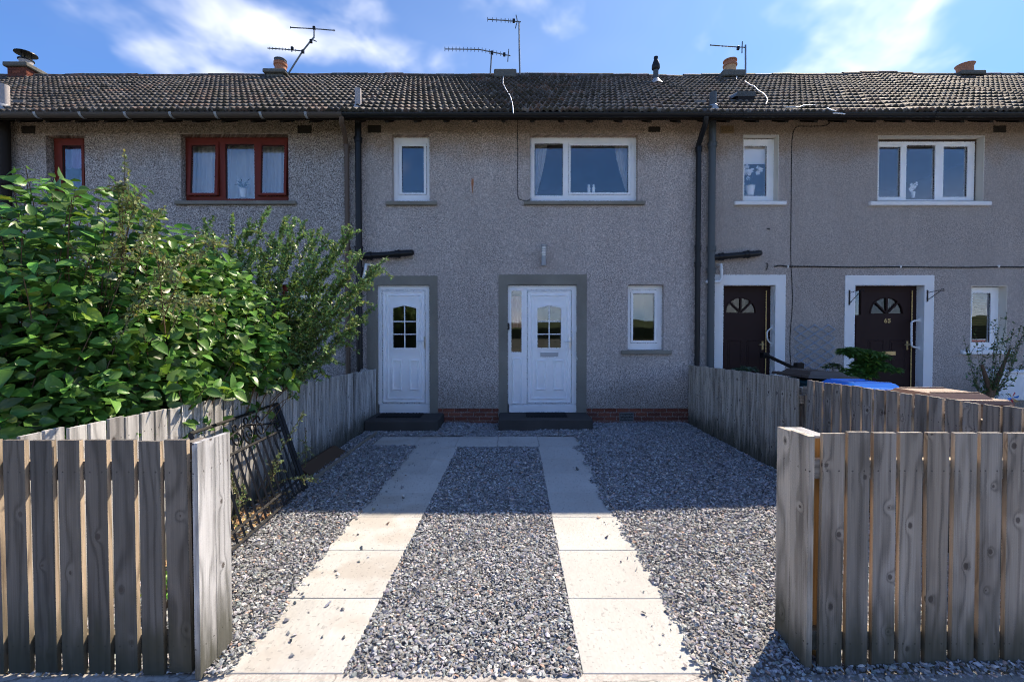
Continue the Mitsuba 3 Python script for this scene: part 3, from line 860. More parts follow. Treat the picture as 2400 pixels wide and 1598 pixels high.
# soil pipe with its branch, through the eaves and up
px_ = X(841, 560, 7.94)
zt = Z(209, 7.94)
zr = EZ + MROOF * (7.94 - EY)
pipe(hm, 'soil_pipe', [(px_, 7.94, 0.02), (px_, 7.94, 2.0), (px_, 7.94, 4.0), (px_, 7.94, 5.5)], 0.055, 'black_plastic',
     [(px_, 7.94, Z(328, 7.94), (0, 0, 1)), (px_, 7.94, Z(583, 7.94), (0, 0, 1)), (px_, 7.94, Z(632, 7.94), (0, 0, 1)), (px_, 7.94, 0.62, (0, 0, 1))])
vp = part(hm, 'vent_pipe', lathe([(0, 0), (0.055, 0), (0.055, zt - 5.46), (0.048, zt - 5.46), (0.046, zt - 5.6), (0, zt - 5.6)], (px_ + 0.005, 7.94, 5.46), 20), 'grey_pipe', 40)
part(vp, 'flashing', lathe([(0.115, -0.03), (0.095, 0.04), (0.075, 0.085), (0.06, 0.10), (0.056, 0.10)], (px_ + 0.005, 7.93, 5.50), 20), 'lead', 40)
pipe(hm, 'branch_pipe', [(px_, 7.94, Z(601, 7.94)), (X(900, 597, 7.94), 7.94, Z(598, 7.94)), (X(955, 592, 7.94), 7.94, Z(593, 7.94)), (X(962, 592, 7.97), 7.97, Z(592.5, 7.97)), (X(964, 592, 8.06), 8.06, Z(592, 8.06))], 0.055, 'black_plastic',
     [(X(866, 599.5, 7.94), 7.94, Z(600, 7.94), (1, 0, 0.04)), (X(932, 594.5, 7.94), 7.94, Z(595, 7.94), (1, 0, 0.06))])
pipe(hm, 'waste_pipe', [(X(868, 620, D), D + 0.02, Z(622, D)), (X(858, 618, 7.95), 7.95, Z(620, 7.95)), (X(855, 640, 7.94), 7.94, Z(641, 7.94)), (X(852, 650, 7.94), 7.94, Z(650, 7.94)), (X(856, 662, 7.94), 7.94, Z(664, 7.94)), (X(858, 676, 7.94), 7.94, Z(675, 7.94)), (X(848, 677, 7.94), 7.94, Z(677, 7.94))], 0.026, 'white_paint', (), 10)
# cable down the wall, stain, roof cable
cb = [(1213, 284), (1213.4, 360), (1212.6, 440), (1215, 464), (1222, 469), (1234, 471), (1246, 467)]
part(hm, 'wall_cable', tube(curve([(X(a, b_, D), D - 0.006, Z(b_, D)) for a, b_ in cb], 40), 0.006, 6), 'black_plastic', True)
part(hm, 'rust_streak', cat([box(X(1105, 430, D), X(1110, 430, D), D - 0.004, D, Z(436, D), Z(419, D)), box(X(1106.5, 430, D), X(1108.5, 430, D), D - 0.003, D, Z(452, D), Z(436.2, D))]), 'rust')
part(hm, 'roof_cable', tube([on_roof(a, b_, 0.105) for a, b_ in [(1179.5, 176), (1179, 197), (1187, 212), (1196, 226), (1201, 242), (1203.5, 266)]], 0.009, 5), 'white_cable', True)
k, zt = chimney(hm, (X(1184, 166, 11.25), 11.25), 0.56, 161, 0.9, cap_z=0.2, hump=True)
# boiler flue terminal
fx_, fz_ = X(1537, 180, 10.9), EZ + MROOF * (10.9 - EY)
fk = sub(hm, 'flue_terminal')
zt = Z(134, 10.9)
part(fk, 'pipe', lathe([(0, -0.2), (0.062, -0.2), (0.062, zt - fz_ - 0.28), (0, zt - fz_ - 0.28)], (fx_, 10.9, fz_), 18), 'dark_pipe', 40)
part(fk, 'cage', lathe([(0.062, zt - fz_ - 0.32), (0.095, zt - fz_ - 0.28), (0.095, zt - fz_ - 0.2), (0.06, zt - fz_ - 0.1), (0.045, zt - fz_ - 0.06), (0.05, zt - fz_ - 0.03), (0.05, zt - fz_), (0, zt - fz_)], (fx_, 10.9, fz_), 18), 'black_plastic', 40)
part(fk, 'flashing', lathe([(0.2, -0.08), (0.1, 0.03), (0.07, 0.08)], (fx_, 10.88, fz_ + 0.0), 18), 'lead', 40)

for a, b_ in ((1058, 841), (1134.5, 838.5), (985, 534)):
    part(hm, 'wall_fixing', box(X(a - 1.2, b_, D), X(a + 1.2, b_, D), D - 0.008, D, Z(b_ + 1.3, D), Z(b_ - 1.3, D)), 'black_plastic')

# ---- left neighbour
hl = house('grey pebble-dashed house with dark red window frames, left of the middle house', 1, 'harl_left',
           [WR(108.5, 199, 318, 472), WR(424, 676, 315, 471), WR(655, 742, 667, 823)], gutter='old_gutter')
window(hl, (128, 197, 324, 470), [((146, 197 - 6, 341, 455), None, 0)], (96, 212, 471.5, 479), 'mahogany')
window(hl, (431, 675.6, 323, 470), [((450, 507, 341, 455), (443, 515, 333, 461), 0.055), ((528, 596.5, 338, 466), None, 0), ((614, 668, 341, 455), (605, 674.5, 333, 461), 0.055)], (408, 692.5, 470.6, 478.7), 'mahogany')
window(hl, (657, 741, 670, 820), [((668, 731, 682, 808), None, 0)], (642, 756, 821.5, 830), 'mahogany')
louvre(hl, (51.5, 82.5, 296, 313.5), 'vent_dark'); louvre(hl, (698, 730.5, 295, 313), 'vent_dark')
xp = X(814, 560, 7.97)
pipe(hl, 'rain_pipe', [(xp, 7.97, -0.05), (xp, 7.97, 2.0), (xp, 7.97, Z(345, 7.97)), (xp - 0.005, 7.95, Z(335, 7.95)), (X(806, 300, 7.75), 7.75, Z(303, 7.75)), (X(801, 285, 7.6), 7.585, Z(288, 7.585)), (X(801, 283, 7.57), 7.57, 5.235)], 0.042, 'brown_pipe',
     [(xp, 7.97, Z(346, 7.97), (0, 0, 1)), (xp, 7.97, Z(586, 7.97), (0, 0, 1)), (xp, 7.97, Z(624, 7.97), (0, 0, 1))])
xs = X(13, 400, 7.94)
pipe(hl, 'soil_pipe', [(xs, 7.94, 0.0), (xs, 7.94, 3.0), (xs, 7.94, 5.5)], 0.075, 'dark_timber', [(xs, 7.94, 4.2, (0, 0, 1)), (xs, 7.94, 2.6, (0, 0, 1))])
vp = part(hl, 'vent_pipe', lathe([(0, 0), (0.075, 0), (0.075, 0.5), (0.066, 0.5), (0.06, 0.4), (0, 0.4)], (xs, 7.94, 5.46), 20), 'grey_pipe', 40)
part(vp, 'flashing', lathe([(0.14, -0.04), (0.12, 0.04), (0.095, 0.085), (0.078, 0.09)], (xs, 7.93, 5.52), 20), 'lead', 40)
k, zt = chimney(hl, (X(640.5, 164, 11.25), 11.25), 0.56, 159.5, 0.9, cap_z=0.10)
pk = pot(k, X(655, 150, 11.5), 11.55, zt, 0.14, 0.30, 'terracotta')
part(pk, 'flue_cap', lathe([(0.10, 0.0), (0.135, 0.02), (0.14, 0.06), (0.15, 0.065), (0.15, 0.08), (0, 0.085)], (X(655, 150, 11.5), 11.55, zt + 0.29), 20), 'dark_pipe', 40)

# ---- right neighbour
hr = house('brownish grey rendered house with white door surrounds and dark doors, right of the middle house', 3, 'harl_right',
           [WR(1741.2, 1824.5, 316.8, 472), WR(2056.3, 2305.9, 318.5, 472.4), WR(1693, 1816, 668, 976), WR(2000.5, 2163.7, 668, 976), WR(2274, 2359, 669, 822)])
for o in ((1741.2, 1824.5, 316.8, 472), (2056.3, 2305.9, 318.5, 472.4), (2274, 2359, 669, 822)):
    b = WR(*o).bounds
    part(hr, 'reveal_lining', ring(b[0] - 0.001, b[2] + 0.001, b[1], b[3] + 0.001, 0.010, D - 0.003, D + 0.131), 'cream_paint')
window(hr, (1742.5, 1814, 327, 471.5), [((1744.5, 1797, 342, 459.7), None, 0)], (1723, 1844, 472, 480), sm='white_paint', rev=0.132)
window(hr, (2058, 2283.5, 332.5, 470.3), [((2060, 2110.5, 344.5, 462), None, 0), ((2124, 2191.5, 340.3, 467.6), None, 0), ((2211, 2267.5, 343.7, 462), None, 0)], (2040.8, 2325, 472.5, 481), sm='white_paint', rev=0.132)
window(hr, (2276, 2339, 673, 820), [((2278, 2321.5, 687, 802), None, 0)], (2257, 2379, 821.5, 830), sm='white_paint', rev=0.132)
for o, inn in (((1673, 1839, 644.3, 990), (1693.7, 1815.2, 668.4, 991)), ((1977.8, 2185.4, 645.4, 990), (2001.2, 2163, 668.4, 991))):
    part(hr, 'door_surround', wallplate(WR(*o).difference(WR(*inn)), D - 0.012, D + 0.148), 'white_paint')
dk1 = brown_door(hr, 'door', (1693.7, 1804, 669, 985), (1695.5, 1793, 681, 985), (1737, 733, 35), (1787, 807))
dk2 = brown_door(hr, 'door', (2001.3, 2147, 669, 985), (2023.5, 2134, 681, 985), (2079.7, 735, 37.5), (2126, 807), (2001.6, 2018.5, 680.5, 738), '65', (2068, 2100, 823, 833))
for o in ((2001.8, 2018.5, 745, 975),):
    part(dk2, 'side_panel', wallplate(WR(*o, D + 0.15).buffer(-0.02), D + 0.142, D + 0.1498), 'door_brown')
grab_rail(dk1, [(X(1811, 766, 8.14), 8.14, Z(766, 8.14)), (X(1803, 776, 8.08), 8.13, Z(776, 8.1)), (X(1801, 787, 8.08), 8.12, Z(787, 8.1)), (X(1804, 798, 8.08), 8.13, Z(798, 8.1)), (X(1810, 807, 8.14), 8.14, Z(807, 8.14))], 0.013)
grab_rail(dk2, [(X(2154, 750, 8.12), 8.12, Z(750, 8.12)), (X(2144, 754, 8.06), 8.11, Z(754, 8.1)), (X(2141, 764, 8.06), 8.1, Z(764, 8.1)), (X(2141, 802, 8.06), 8.1, Z(802, 8.1)), (X(2145, 812, 8.06), 8.11, Z(812, 8.1)), (X(2154, 815, 8.12), 8.12, Z(815, 8.12))], 0.016)
louvre(hr, (1689, 1719.5, 296, 313), 'vent_tan'); louvre(hr, (2328, 2357, 296, 311), 'vent_dark')
xs = X(1668, 500, 7.94)
zt = Z(218, 7.94)
pipe(hr, 'soil_pipe', [(xs, 7.94, 0.0), (xs, 7.94, 3.0), (xs, 7.94, 5.5)], 0.062, 'dark_pipe',
     [(xs, 7.94, Z(340, 7.94), (0, 0, 1)), (xs, 7.94, Z(583, 7.94), (0, 0, 1)), (xs, 7.94, Z(634, 7.94), (0, 0, 1))])
vp = part(hr, 'vent_pipe', lathe([(0, 0), (0.06, 0), (0.06, zt - 5.46), (0.052, zt - 5.46), (0.05, zt - 5.6), (0, zt - 5.6)], (xs + 0.005, 7.94, 5.46), 20), 'dark_pipe', 40)
part(vp, 'flashing', lathe([(0.115, -0.03), (0.1, 0.04), (0.08, 0.085), (0.065, 0.10), (0.06, 0.1)], (xs + 0.005, 7.93, 5.50), 20), 'lead', 40)
xr = X(1636.5, 500, 7.96)
pipe(hr, 'rain_pipe', [(xr, 7.96, 0.0), (xr, 7.96, 2.5), (xr, 7.96, Z(348, 7.96)), (X(1637.5, 336, 7.93), 7.93, Z(338, 7.93)), (X(1648, 304, 7.72), 7.72, Z(306, 7.72)), (X(1653.5, 292, 7.59), 7.59, Z(290, 7.59)), (X(1654, 280, 7.575), 7.575, 5.235)], 0.046, 'black_plastic',
     [(xr, 7.96, Z(350, 7.96), (0, 0, 1)), (xr, 7.96, Z(581, 7.96), (0, 0, 1)), (xr, 7.96, Z(620, 7.96), (0, 0, 1))])
pipe(hr, 'branch_pipe', [(xs, 7.94, Z(604, 7.94)), (X(1700, 600, 7.94), 7.94, Z(601, 7.94)), (X(1770, 594, 7.94), 7.94, Z(594.5, 7.94)), (X(1778, 593, 7.97), 7.97, Z(593.5, 7.97)), (X(1780, 593, 8.06), 8.06, Z(593, 8.06))], 0.052, 'black_plastic',
     [(X(1690, 602, 7.94), 7.94, Z(602, 7.94), (1, 0, 0.06)), (X(1749, 596, 7.94), 7.94, Z(596.5, 7.94), (1, 0, 0.08))])
pipe(hr, 'waste_pipe', [(X(1681, 622, D), D + 0.02, Z(622, D)), (X(1690, 620, 7.97), 7.97, Z(620, 7.97)), (X(1691, 632, 7.97), 7.97, Z(632, 7.97)), (X(1691, 652, 7.97), 7.97, Z(652, 7.97)), (X(1686, 660, 7.97), 7.97, Z(660, 7.97)), (X(1655, 660.5, 7.95), 7.95, Z(660.5, 7.95))], 0.026, 'white_paint', (), 10)
cb = [(1945, 286), (1935, 295), (1900, 297), (1868, 298), (1858, 315), (1855, 360), (1854, 480), (1853, 600), (1857, 700), (1852, 780), (1851, 820), (1855, 880)]
part(hr, 'wall_cable', tube(curve([(X(a, b_, D), D - 0.006, Z(b_, D)) for a, b_ in cb], 60), 0.006, 6), 'black_plastic', True)
cb = [(1814, 625), (1828, 622.5), (1845, 624.5), (1900, 625), (2000, 626.5), (2108, 626), (2250, 627), (2338, 626), (2480, 627)]
part(hr, 'wall_cable', tube(curve([(X(a, b_, D), D - 0.014, Z(b_, D)) for a, b_ in cb], 50), 0.011, 7), 'black_plastic', True)
for a in (1845.5, 2109, 2338):
    part(hr, 'cable_clip', box(X(a - 1.5, 626, D), X(a + 1.5, 626, D), D - 0.03, D, Z(628.5, D), Z(622, D), 0.004), 'white_paint')
for rc in ([(1726, 178), (1727, 182), (1725.5, 186)], [(1745, 190), (1758, 199), (1768, 203), (1778, 213), (1790, 220), (1797, 230), (1799, 235), (1795, 244)], [(1841, 252), (1858, 252), (1874, 251), (1884, 247.5), (1905, 246), (1912, 247)], [(1938, 253), (1948, 258), (1960, 261)], [(1952, 265.5), (1962, 266), (1981, 267.5)]):
    part(hr, 'roof_cable', tube(curve([on_roof(a, b_, 0.10) for a, b_ in rc], 16), 0.009, 6), 'white_cable', True)
part(hr, 'wall_fixing', box(X(1797, 537, D), X(1804, 537, D), D - 0.01, D, Z(538.5, D), Z(535.5, D)), 'black_plastic')
part(hr, 'wall_hook', tube(curve([(X(1793, 617, D), D - 0.02, Z(617, D)), (X(1797, 620, D), D - 0.03, Z(620, D)), (X(1797, 628, D), D - 0.02, Z(628, D)), (X(1795, 633, D), D, Z(633, D))], 12), 0.007, 6), 'black_plastic')
rv = on_roof(1742, 236, 0.04)
rk = sub(hr, 'roof_vent')
part(rk, 'cowl', trimesh.convex.convex_hull(np.array([(rv[0] + a, rv[1] + b_, rv[2] + c_) for a, b_, c_ in [(-0.2, -0.10, 0.03), (0.2, -0.10, 0.03), (-0.15, -0.12, 0.11), (0.15, -0.12, 0.11), (-0.19, 0.3, 0.19), (0.19, 0.3, 0.19), (-0.14, 0.28, 0.24), (0.14, 0.28, 0.24), (-0.2, 0.3, 0.12), (0.2, 0.3, 0.12)]])), 'dark_pipe', 50)
part(rk, 'mouth', box(rv[0] - 0.15, rv[0] + 0.15, rv[1] - 0.10, rv[1] + 0.06, rv[2] - 0.06, rv[2] + 0.05), 'dark_timber')
k, zt = chimney(hr, (X(1721.5, 165, 11.25), 11.25), 0.56, 162, 0.9, cap_z=0.16)
xx = X(1711, 150, 11.5)
pk = pot(k, xx, 11.5, zt, 0.145, 0.22, 'buff_clay', False, 1.02)
part(pk, 'crown_cap', cat([lathe([(0, 0), (0.165, 0), (0.172, 0.03), (0.14, 0.05), (0.14, 0.11), (0.165, 0.12), (0.165, 0.15), (0, 0.16)], (xx, 11.5, zt + 0.2), 20)]), 'terracotta', 40)
# hanging-basket arms beside the second door
for px0, w_ in ((1991.5, -1), (2174.5, 1)):
    bk = sub(hr, 'basket_arm')
    x = X(px0, 680, D - 0.02)
    za, zb = Z(680, D), Z(715 if w_ < 0 else 707, D)
    part(bk, 'plate', box(x - 0.012, x + 0.012, D - 0.024, D - 0.0125, zb, za, 0.003), 'iron')
    tipx = 0.02 if w_ < 0 else 0.01
    L = 0.26
    part(bk, 'arm', tube([(x, D - 0.024, za - 0.045), (x + tipx, D - L, za - 0.02)], 0.006, 6), 'iron')
    part(bk, 'strut', tube([(x, D - 0.024, zb + 0.03), (x + tipx, D - L, za - 0.03)], 0.006, 6), 'iron')
    a = np.linspace(0, 5.4, 18)
    part(bk, 'scroll', tube(np.stack([x + tipx + 0 * a, D - L - 0.03 + 0.035 * np.cos(a) * (1 - a / 9), za - 0.03 + 0.035 * np.sin(a) * (1 - a / 9)], 1), 0.005, 6), 'iron')

# ---- the ends of the row
ho = house('far left house of the terrace, showing only its roof and a brick chimney', 0, 'harl_left', [], gutter='old_gutter')
k, zt = chimney(ho, (X(32, 148, 11.25), 11.25), 0.60, 143.3, 1.25, cap_z=0.11, bricks=True)
xx = X(61, 140, 11.6)
pk = pot(k, xx, 11.6, zt, 0.13, 0.22, 'grey_pipe', False, 1.1)
part(pk, 'cowl', cat([lathe([(0.12, 0), (0.16, 0.02), (0.16, 0.04), (0.12, 0.05)], (xx, 11.6, zt + 0.19), 20), lathe([(0, 0.06), (0.22, 0.05), (0.225, 0.03), (0, 0.0)], (xx, 11.6, zt + 0.34), 24)] + [box(xx - 0.008 + 0.11 * math.cos(t), xx + 0.008 + 0.11 * math.cos(t), 11.59 + 0.11 * math.sin(t), 11.61 + 0.11 * math.sin(t), zt + 0.22, zt + 0.36) for t in (0.5, 2.6, 4.7)]), 'iron', 40)
hp = house('far right house of the terrace, showing only its roof and clay chimney pot', 4, 'harl_right', [])
k, zt = chimney(hp, (X(2284, 170, 11.3), 11.3), 0.62, 163.5, 0.9, cap_z=0.10)
pot(k, X(2266, 155, 11.5), 11.55, zt, 0.17, 0.26, 'terracotta', False, 1.18)

# ---------------------------------------------------------------- television aerials
AD = 11.45


def aerial(label, mast, booms, clamps=()):
    k = thing('tv_aerial', label, 'TV aerial', 'TV aerials on the roof')
    P = lambda a, b_: at(a, b_, AD)
    part(k, 'mast', tube([P(*q) for q in mast], 0.020, 8), 'aluminium', True)
    for pts, elems, half, refl, box_at in booms:
        c = np.array([P(*q) for q in pts])
        part(k, 'boom', tube(c, 0.013, 6), 'aluminium', True)
        seg = np.linalg.norm(np.diff(np.array(pts, float), axis=0), axis=1); cum = np.concatenate([[0], np.cumsum(seg)])
        for e in elems:
            i = max(0, min(int(np.searchsorted(cum, e * cum[-1])) - 1, len(seg) - 1))
            q = c[i] + (c[i + 1] - c[i]) * (e * cum[-1] - cum[i]) / seg[i]
            part(k, 'element', tube([q + (0, 0, half), q - (0.0, 0, half)], 0.008, 5), 'aluminium')
        for r0, r1 in refl:
            part(k, 'reflector', tube([P(*r0), P(*r1)], 0.014, 6), 'aluminium')
        for q in box_at:
            o = P(*q)
            part(k, 'junction_box', box(o[0] - 0.032, o[0] + 0.032, o[1] - 0.03, o[1] + 0.03, o[2] - 0.05, o[2] + 0.04, 0.01), 'black_plastic')
    return k


aerial('two stacked aerials on one leaning mast beside the clay chimney pot on the left', [(674, 176), (709, 121), (728, 97), (736, 88), (736.5, 62)],
       [([(627, 113.5), (665, 116), (712, 120.5)], [0.05 + 0.09 * i for i in range(9)], 0.03, [((683, 116), (684, 122))], [(685, 114), (710, 121)]),
        ([(680.5, 65), (735, 68), (785, 72)], [0.0, 0.98], 0.03, [((733, 94), (742, 98))], [(736, 66), (729, 97)])])
aerial('long low aerial with a bent boom on a short mast, left of the middle chimney', [(1149, 176), (1152.5, 124)],
       [([(1042, 115.5), (1084, 116), (1125, 117), (1160, 124), (1196.5, 131.5)], [0.005 + 0.056 * i for i in range(16)], 0.055, [((1192.3, 116), (1190, 145))], [(1152.5, 124), (1182, 128)])])
aerial('tall thin aerial mast with a short boom, right of the middle chimney', [(1218.5, 176), (1217, 110), (1216.5, 51)],
       [([(1142, 46), (1180, 48.5), (1221, 52)], [0.01, 0.15, 0.28, 0.41, 0.53, 0.63, 0.70], 0.055, [((1212.5, 50), (1208, 67)), ((1209.5, 36), (1212.5, 50))], [(1204, 49)])])
aerial('small aerial pointing left above the right-hand chimney pot', [(1747.5, 178), (1747.3, 106)],
       [([(1664.5, 106.5), (1705, 109.5), (1747, 112)], [0.35, 0.0], 0.02, [((1740, 98), (1738.8, 125))], [(1730, 113)])])

# ---------------------------------------------------------------- behind the windows


def curtain(label, x0t, x1t, x0b, x1b, z0, z1, y, mat='net', folds=7, tie=0.0):
    n, mrow = 60, 14
    V = []
    for j in range(mrow):
        t = j / (mrow - 1)
        a, b_ = x0t + (x0b - x0t) * t ** 1.4, x1t + (x1b - x1t) * t ** 1.4
        for i in range(n):
            s = i / (n - 1)
            V.append((a + (b_ - a) * s, y + 0.022 * math.sin(s * folds * 6.283 + t * 1.2) + 0.008 * math.sin(s * 17 * 3.1), z1 + (z0 - z1) * t))
    F = []
    for j in range(mrow - 1):
        for i in range(n - 1):
            a = j * n + i
            F += [(a, a + 1, a + n + 1), (a, a + n + 1, a + n)]
    k = thing('curtain', label, 'curtain')
    put(k, (np.array(V), np.array(F)), mat, True)


CD = 8.36
xz = lambda a, b_, d=CD: (X(a, b_, d), Z(b_, d))
curtain('white net curtain tied to the left in the wide upper window of the middle house', X(1254, 340, CD), X(1283, 340, CD), X(1253, 450, CD), X(1258, 450, CD), Z(456, CD), Z(334, CD), CD, folds=5)
curtain('white net curtain tied to the right in the wide upper window of the middle house', X(1440, 345, CD), X(1474, 345, CD), X(1468, 450, CD), X(1474, 450, CD), Z(450, CD), Z(338, CD), CD, folds=5)
curtain('net curtain behind the left opening sash of the red window', X(446, 335, CD), X(512, 335, CD), X(446, 460, CD), X(512, 460, CD), Z(462, CD), Z(333, CD), CD, folds=6)
curtain('net curtain behind the middle fixed pane of the red window', X(522, 335, CD), X(602, 335, CD), X(522, 460, CD), X(602, 460, CD), Z(468, CD), Z(333, CD), CD + 0.14, folds=5)
curtain('net curtain behind the right opening sash of the red window', X(611, 335, CD), X(672, 335, CD), X(611, 460, CD), X(672, 460, CD), Z(462, CD), Z(333, CD), CD, folds=6)
curtain('violet curtain in the small red upper window at the left edge', X(140, 335, CD), X(200, 335, CD), X(140, 460, CD), X(200, 460, CD), Z(395, CD), Z(333, CD), CD, 'violet_cloth', 3)
curtain('peach curtain hanging behind the narrow side pane of the front door', X(1190, 700, 8.3), X(1226, 700, 8.3), X(1190, 760, 8.3), X(1226, 760, 8.3), Z(768, 8.3), Z(694, 8.3), 8.3, 'peach_cloth', 4)
k = thing('roller_blind', 'white roller blind half drawn in the small upper window of the right house', 'blind')
part(k, 'cloth', box(X(1743, 350, 8.3), X(1799, 350, 8.3), 8.30, 8.306, Z(384, 8.3), Z(336, 8.3)), 'ceramic')
part(k, 'hem_bar', box(X(1743, 350, 8.3), X(1799, 350, 8.3), 8.294, 8.299, Z(385.5, 8.3), Z(382.5, 8.3)), 'white_paint')


def vase(label, px, py, hpx, r, mat, d=8.30):
    k = thing('flower_pot', label, 'flower pot')
    h = hpx / FOC * d
    part(k, 'pot', lathe([(0, 0), (r * 0.7, 0), (r, h * 0.9), (r * 1.05, h), (r * 0.9, h), (0, h * 0.9)], (X(px, py, d), d, Z(py, d)), 18), mat, 40)
    return k, np.array([X(px, py, d), d, Z(py, d) + h])


def petals(k, name, c, n, spread, size, mat, rng):
    ms = []
    for i in range(n):
        o = c + rng.normal(size=3) * spread
        for j in range(5):
            t = j * 1.2566 + rng.uniform(0, 1)
            u = np.array([math.cos(t), rng.uniform(-0.5, 0.1), math.sin(t)]); v = np.array([-math.sin(t), 0.2, math.cos(t)])
            ms.append((np.array([o, o + u * size * 0.6 + v * size * 0.4, o + u * size, o + u * size * 0.6 - v * size * 0.4]), np.array([[0, 1, 2], [0, 2, 3]])))
    part(k, name, cat(ms), mat)


k, c = vase('white flower pot with white orchids in the small upper window of the right house', 1757.5, 459, 22, 0.085, 'ceramic')
for s in (-1, 0.2, 1):
    part(k, 'stem', tube([c - (0, 0, 0.03), c + (0.03 * s, 0, 0.12), c + (0.09 * s, 0, 0.22)], 0.005, 5), 'bin_green')
petals(k, 'flower', c + (0.01, 0, 0.25), 16, np.array([0.07, 0.03, 0.045]), 0.045, 'ceramic', np.random.default_rng(3))
k, c = vase('glass vase of small white flowers in the wide upper window of the right house', 2140, 464, 14, 0.03, 'ceramic')
petals(k, 'flower', c + (0.0, 0, 0.07), 9, np.array([0.05, 0.02, 0.03]), 0.04, 'ceramic', np.random.default_rng(4))
k, c = vase('white plant pot with a spiky green plant in the red window', 570, 463, 20, 0.065, 'ceramic', 8.34)
rg = np.random.default_rng(6)
ms = []
for i in range(22):
    t = rg.uniform(0, 6.283); l = rg.uniform(0.16, 0.30); e = rg.uniform(0.25, 1.2)
    u = np.array([math.cos(t) * math.cos(e), 0.3 * math.sin(t) * math.cos(e), math.sin(e)])
    v = np.array([-u[2], 0, u[0]]) * 0.009
    m_ = c + u * l * 0.55 + (0, 0, 0.015)
    ms.append((np.array([c - v, c + v, m_ + v, m_ - v, c + u * l - (0, 0, 0.05)]), np.array([[0, 1, 2], [0, 2, 3], [3, 2, 4]])))
part(k, 'leaves', cat(ms), 'bin_green')
for j, (a, lab) in enumerate(((1380, 'white ornament on the sill of the wide upper window, the left of a pair'), (1391, 'white ornament on the sill of the wide upper window, the right of a pair'))):
    k = thing('ornament', lab, 'ornament')
    put(k, lathe([(0, 0), (0.03, 0), (0.026, 0.05), (0.034, 0.09), (0.014, 0.105), (0.022, 0.125), (0.018, 0.148), (0, 0.155)], (X(a, 452, 8.24), 8.24, Z(452.5, 8.24)), 12), 'ceramic', 40)
k = thing('venetian_blind', 'dark slatted blind in the lower right window of the right house', 'blind')
for i in range(16):
    z = Z(690 + i * 6.6, 8.3)
    part(k, 'slat', box(X(2276, 700, 8.3), X(2322, 700, 8.3), 8.30, 8.325, z - 0.002, z + 0.002), 'vent_tan')
k = thing('storage_box', 'red box with a white lid on the sill of the lower right window', 'box')
part(k, 'body', box(X(2277, 799, 8.24), X(2308, 799, 8.24), 8.225, 8.27, Z(802, 8.24), Z(797, 8.24), 0.004), 'red_cloth')
part(k, 'lid', box(X(2277, 799, 8.24), X(2308, 799, 8.24), 8.222, 8.273, Z(796.9, 8.24), Z(794.5, 8.24), 0.003), 'ceramic')
# ---------------------------------------------------------------- fences
IDN, TONE = [0], [1]


def ident():
    IDN[0] += 1
    return IDN[0] % 100 + 100 * TONE[0]


def slat(k, x, y, z0, z1, along, face, w=0.105, t=0.021, lean=0.0, name='slat'):
    """along: unit vector of the fence line; face: unit vector towards the side the slats face."""
    al = np.array(along, float); fc = np.array(face, float)
    up = np.array([0, 0, 1.0]) + al * lean + fc * R.gauss(0, 0.003)
    up /= np.linalg.norm(up)
    planks(k, name, [board((x, y, z0), al, -fc, up, (w, t, z1 - z0), ident())], 'wood')


def beam(k, name, x0, x1, y0, y1, z0, z1, mat='wood'):
    d = (x1 - x0, y1 - y0, z1 - z0)
    i = int(np.argmax(d))
    if i == 0: b = board((x0, y0, z0), (0, 0, 1), (0, 1, 0), (1, 0, 0), (d[2], d[1], d[0]), ident())
    elif i == 1: b = board((x0, y0, z0), (0, 0, 1), (1, 0, 0), (0, 1, 0), (d[2], d[0], d[1]), ident())
    else: b = board((x0, y0, z0), (1, 0, 0), (0, 1, 0), (0, 0, 1), (d[0], d[1], d[2]), ident())
    planks(k, name, [b], mat)


SY = 2.095                                      # front face of the street slats
f1 = thing('slatted_fence', 'weathered grey slatted fence along the pavement left of the drive opening', 'fence', 'slatted fences along the pavement')
for i in range(9):
    x = -1.523 - 0.127 * i
    slat(f1, x - 0.105, SY, 0.012 + R.uniform(-0.008, 0.008), 1.123 + R.uniform(-0.005, 0.006), (1, 0, 0), (0, -1, 0), 0.103 + R.uniform(-0.002, 0.003), lean=-0.006 + R.gauss(0, 0.003))
for z in (0.095, 0.93):
    beam(f1, 'rail', -2.66, -1.495, SY + 0.022, SY + 0.066, z, z + 0.09)
beam(f1, 'post', -1.590, -1.492, SY + 0.0675, SY + 0.165, -0.3, 1.10)
TONE[0] = 5
planks(f1, 'end_board', [board((-1.490, SY - 0.022, 0.0), (0, 1, 0), (1, 0, 0), (0, 0, 1), (0.118, 0.026, 1.118), ident())], 'wood')
planks(f1, 'end_board', [board((-1.490, SY + 0.099, 0.0), (0, 1, 0), (1, 0, 0), (0, 0, 1), (0.118, 0.026, 1.116), ident())], 'wood')

TONE[0] = 0
f2 = thing('slatted_fence', 'weathered brown-grey slatted fence along the pavement right of the drive opening', 'fence', 'slatted fences along the pavement')
for i in range(9):
    x = 1.470 + 0.127 * i
    slat(f2, x, SY + 0.018, 0.0 + R.uniform(-0.008, 0.008), 1.157 + R.uniform(-0.005, 0.006), (1, 0, 0), (0, -1, 0), 0.103 + R.uniform(-0.002, 0.003), lean=R.gauss(0, 0.003))
for z in (0.10, 0.932):
    beam(f2, 'rail', 1.440, 2.70, SY + 0.040, SY + 0.086, z, z + 0.09)
beam(f2, 'post', 1.4525, 1.55, SY + 0.088, SY + 0.29, -0.3, 1.115, 'fresh_wood')
TONE[0] = 5
beam(f2, 'lit_post_top', 1.4528, 1.549, SY + 0.089, SY + 0.288, 1.1155, 1.127)  # added pale piece: the sunlit post top put into its colour
TONE[0] = 0
TONE[0] = 6
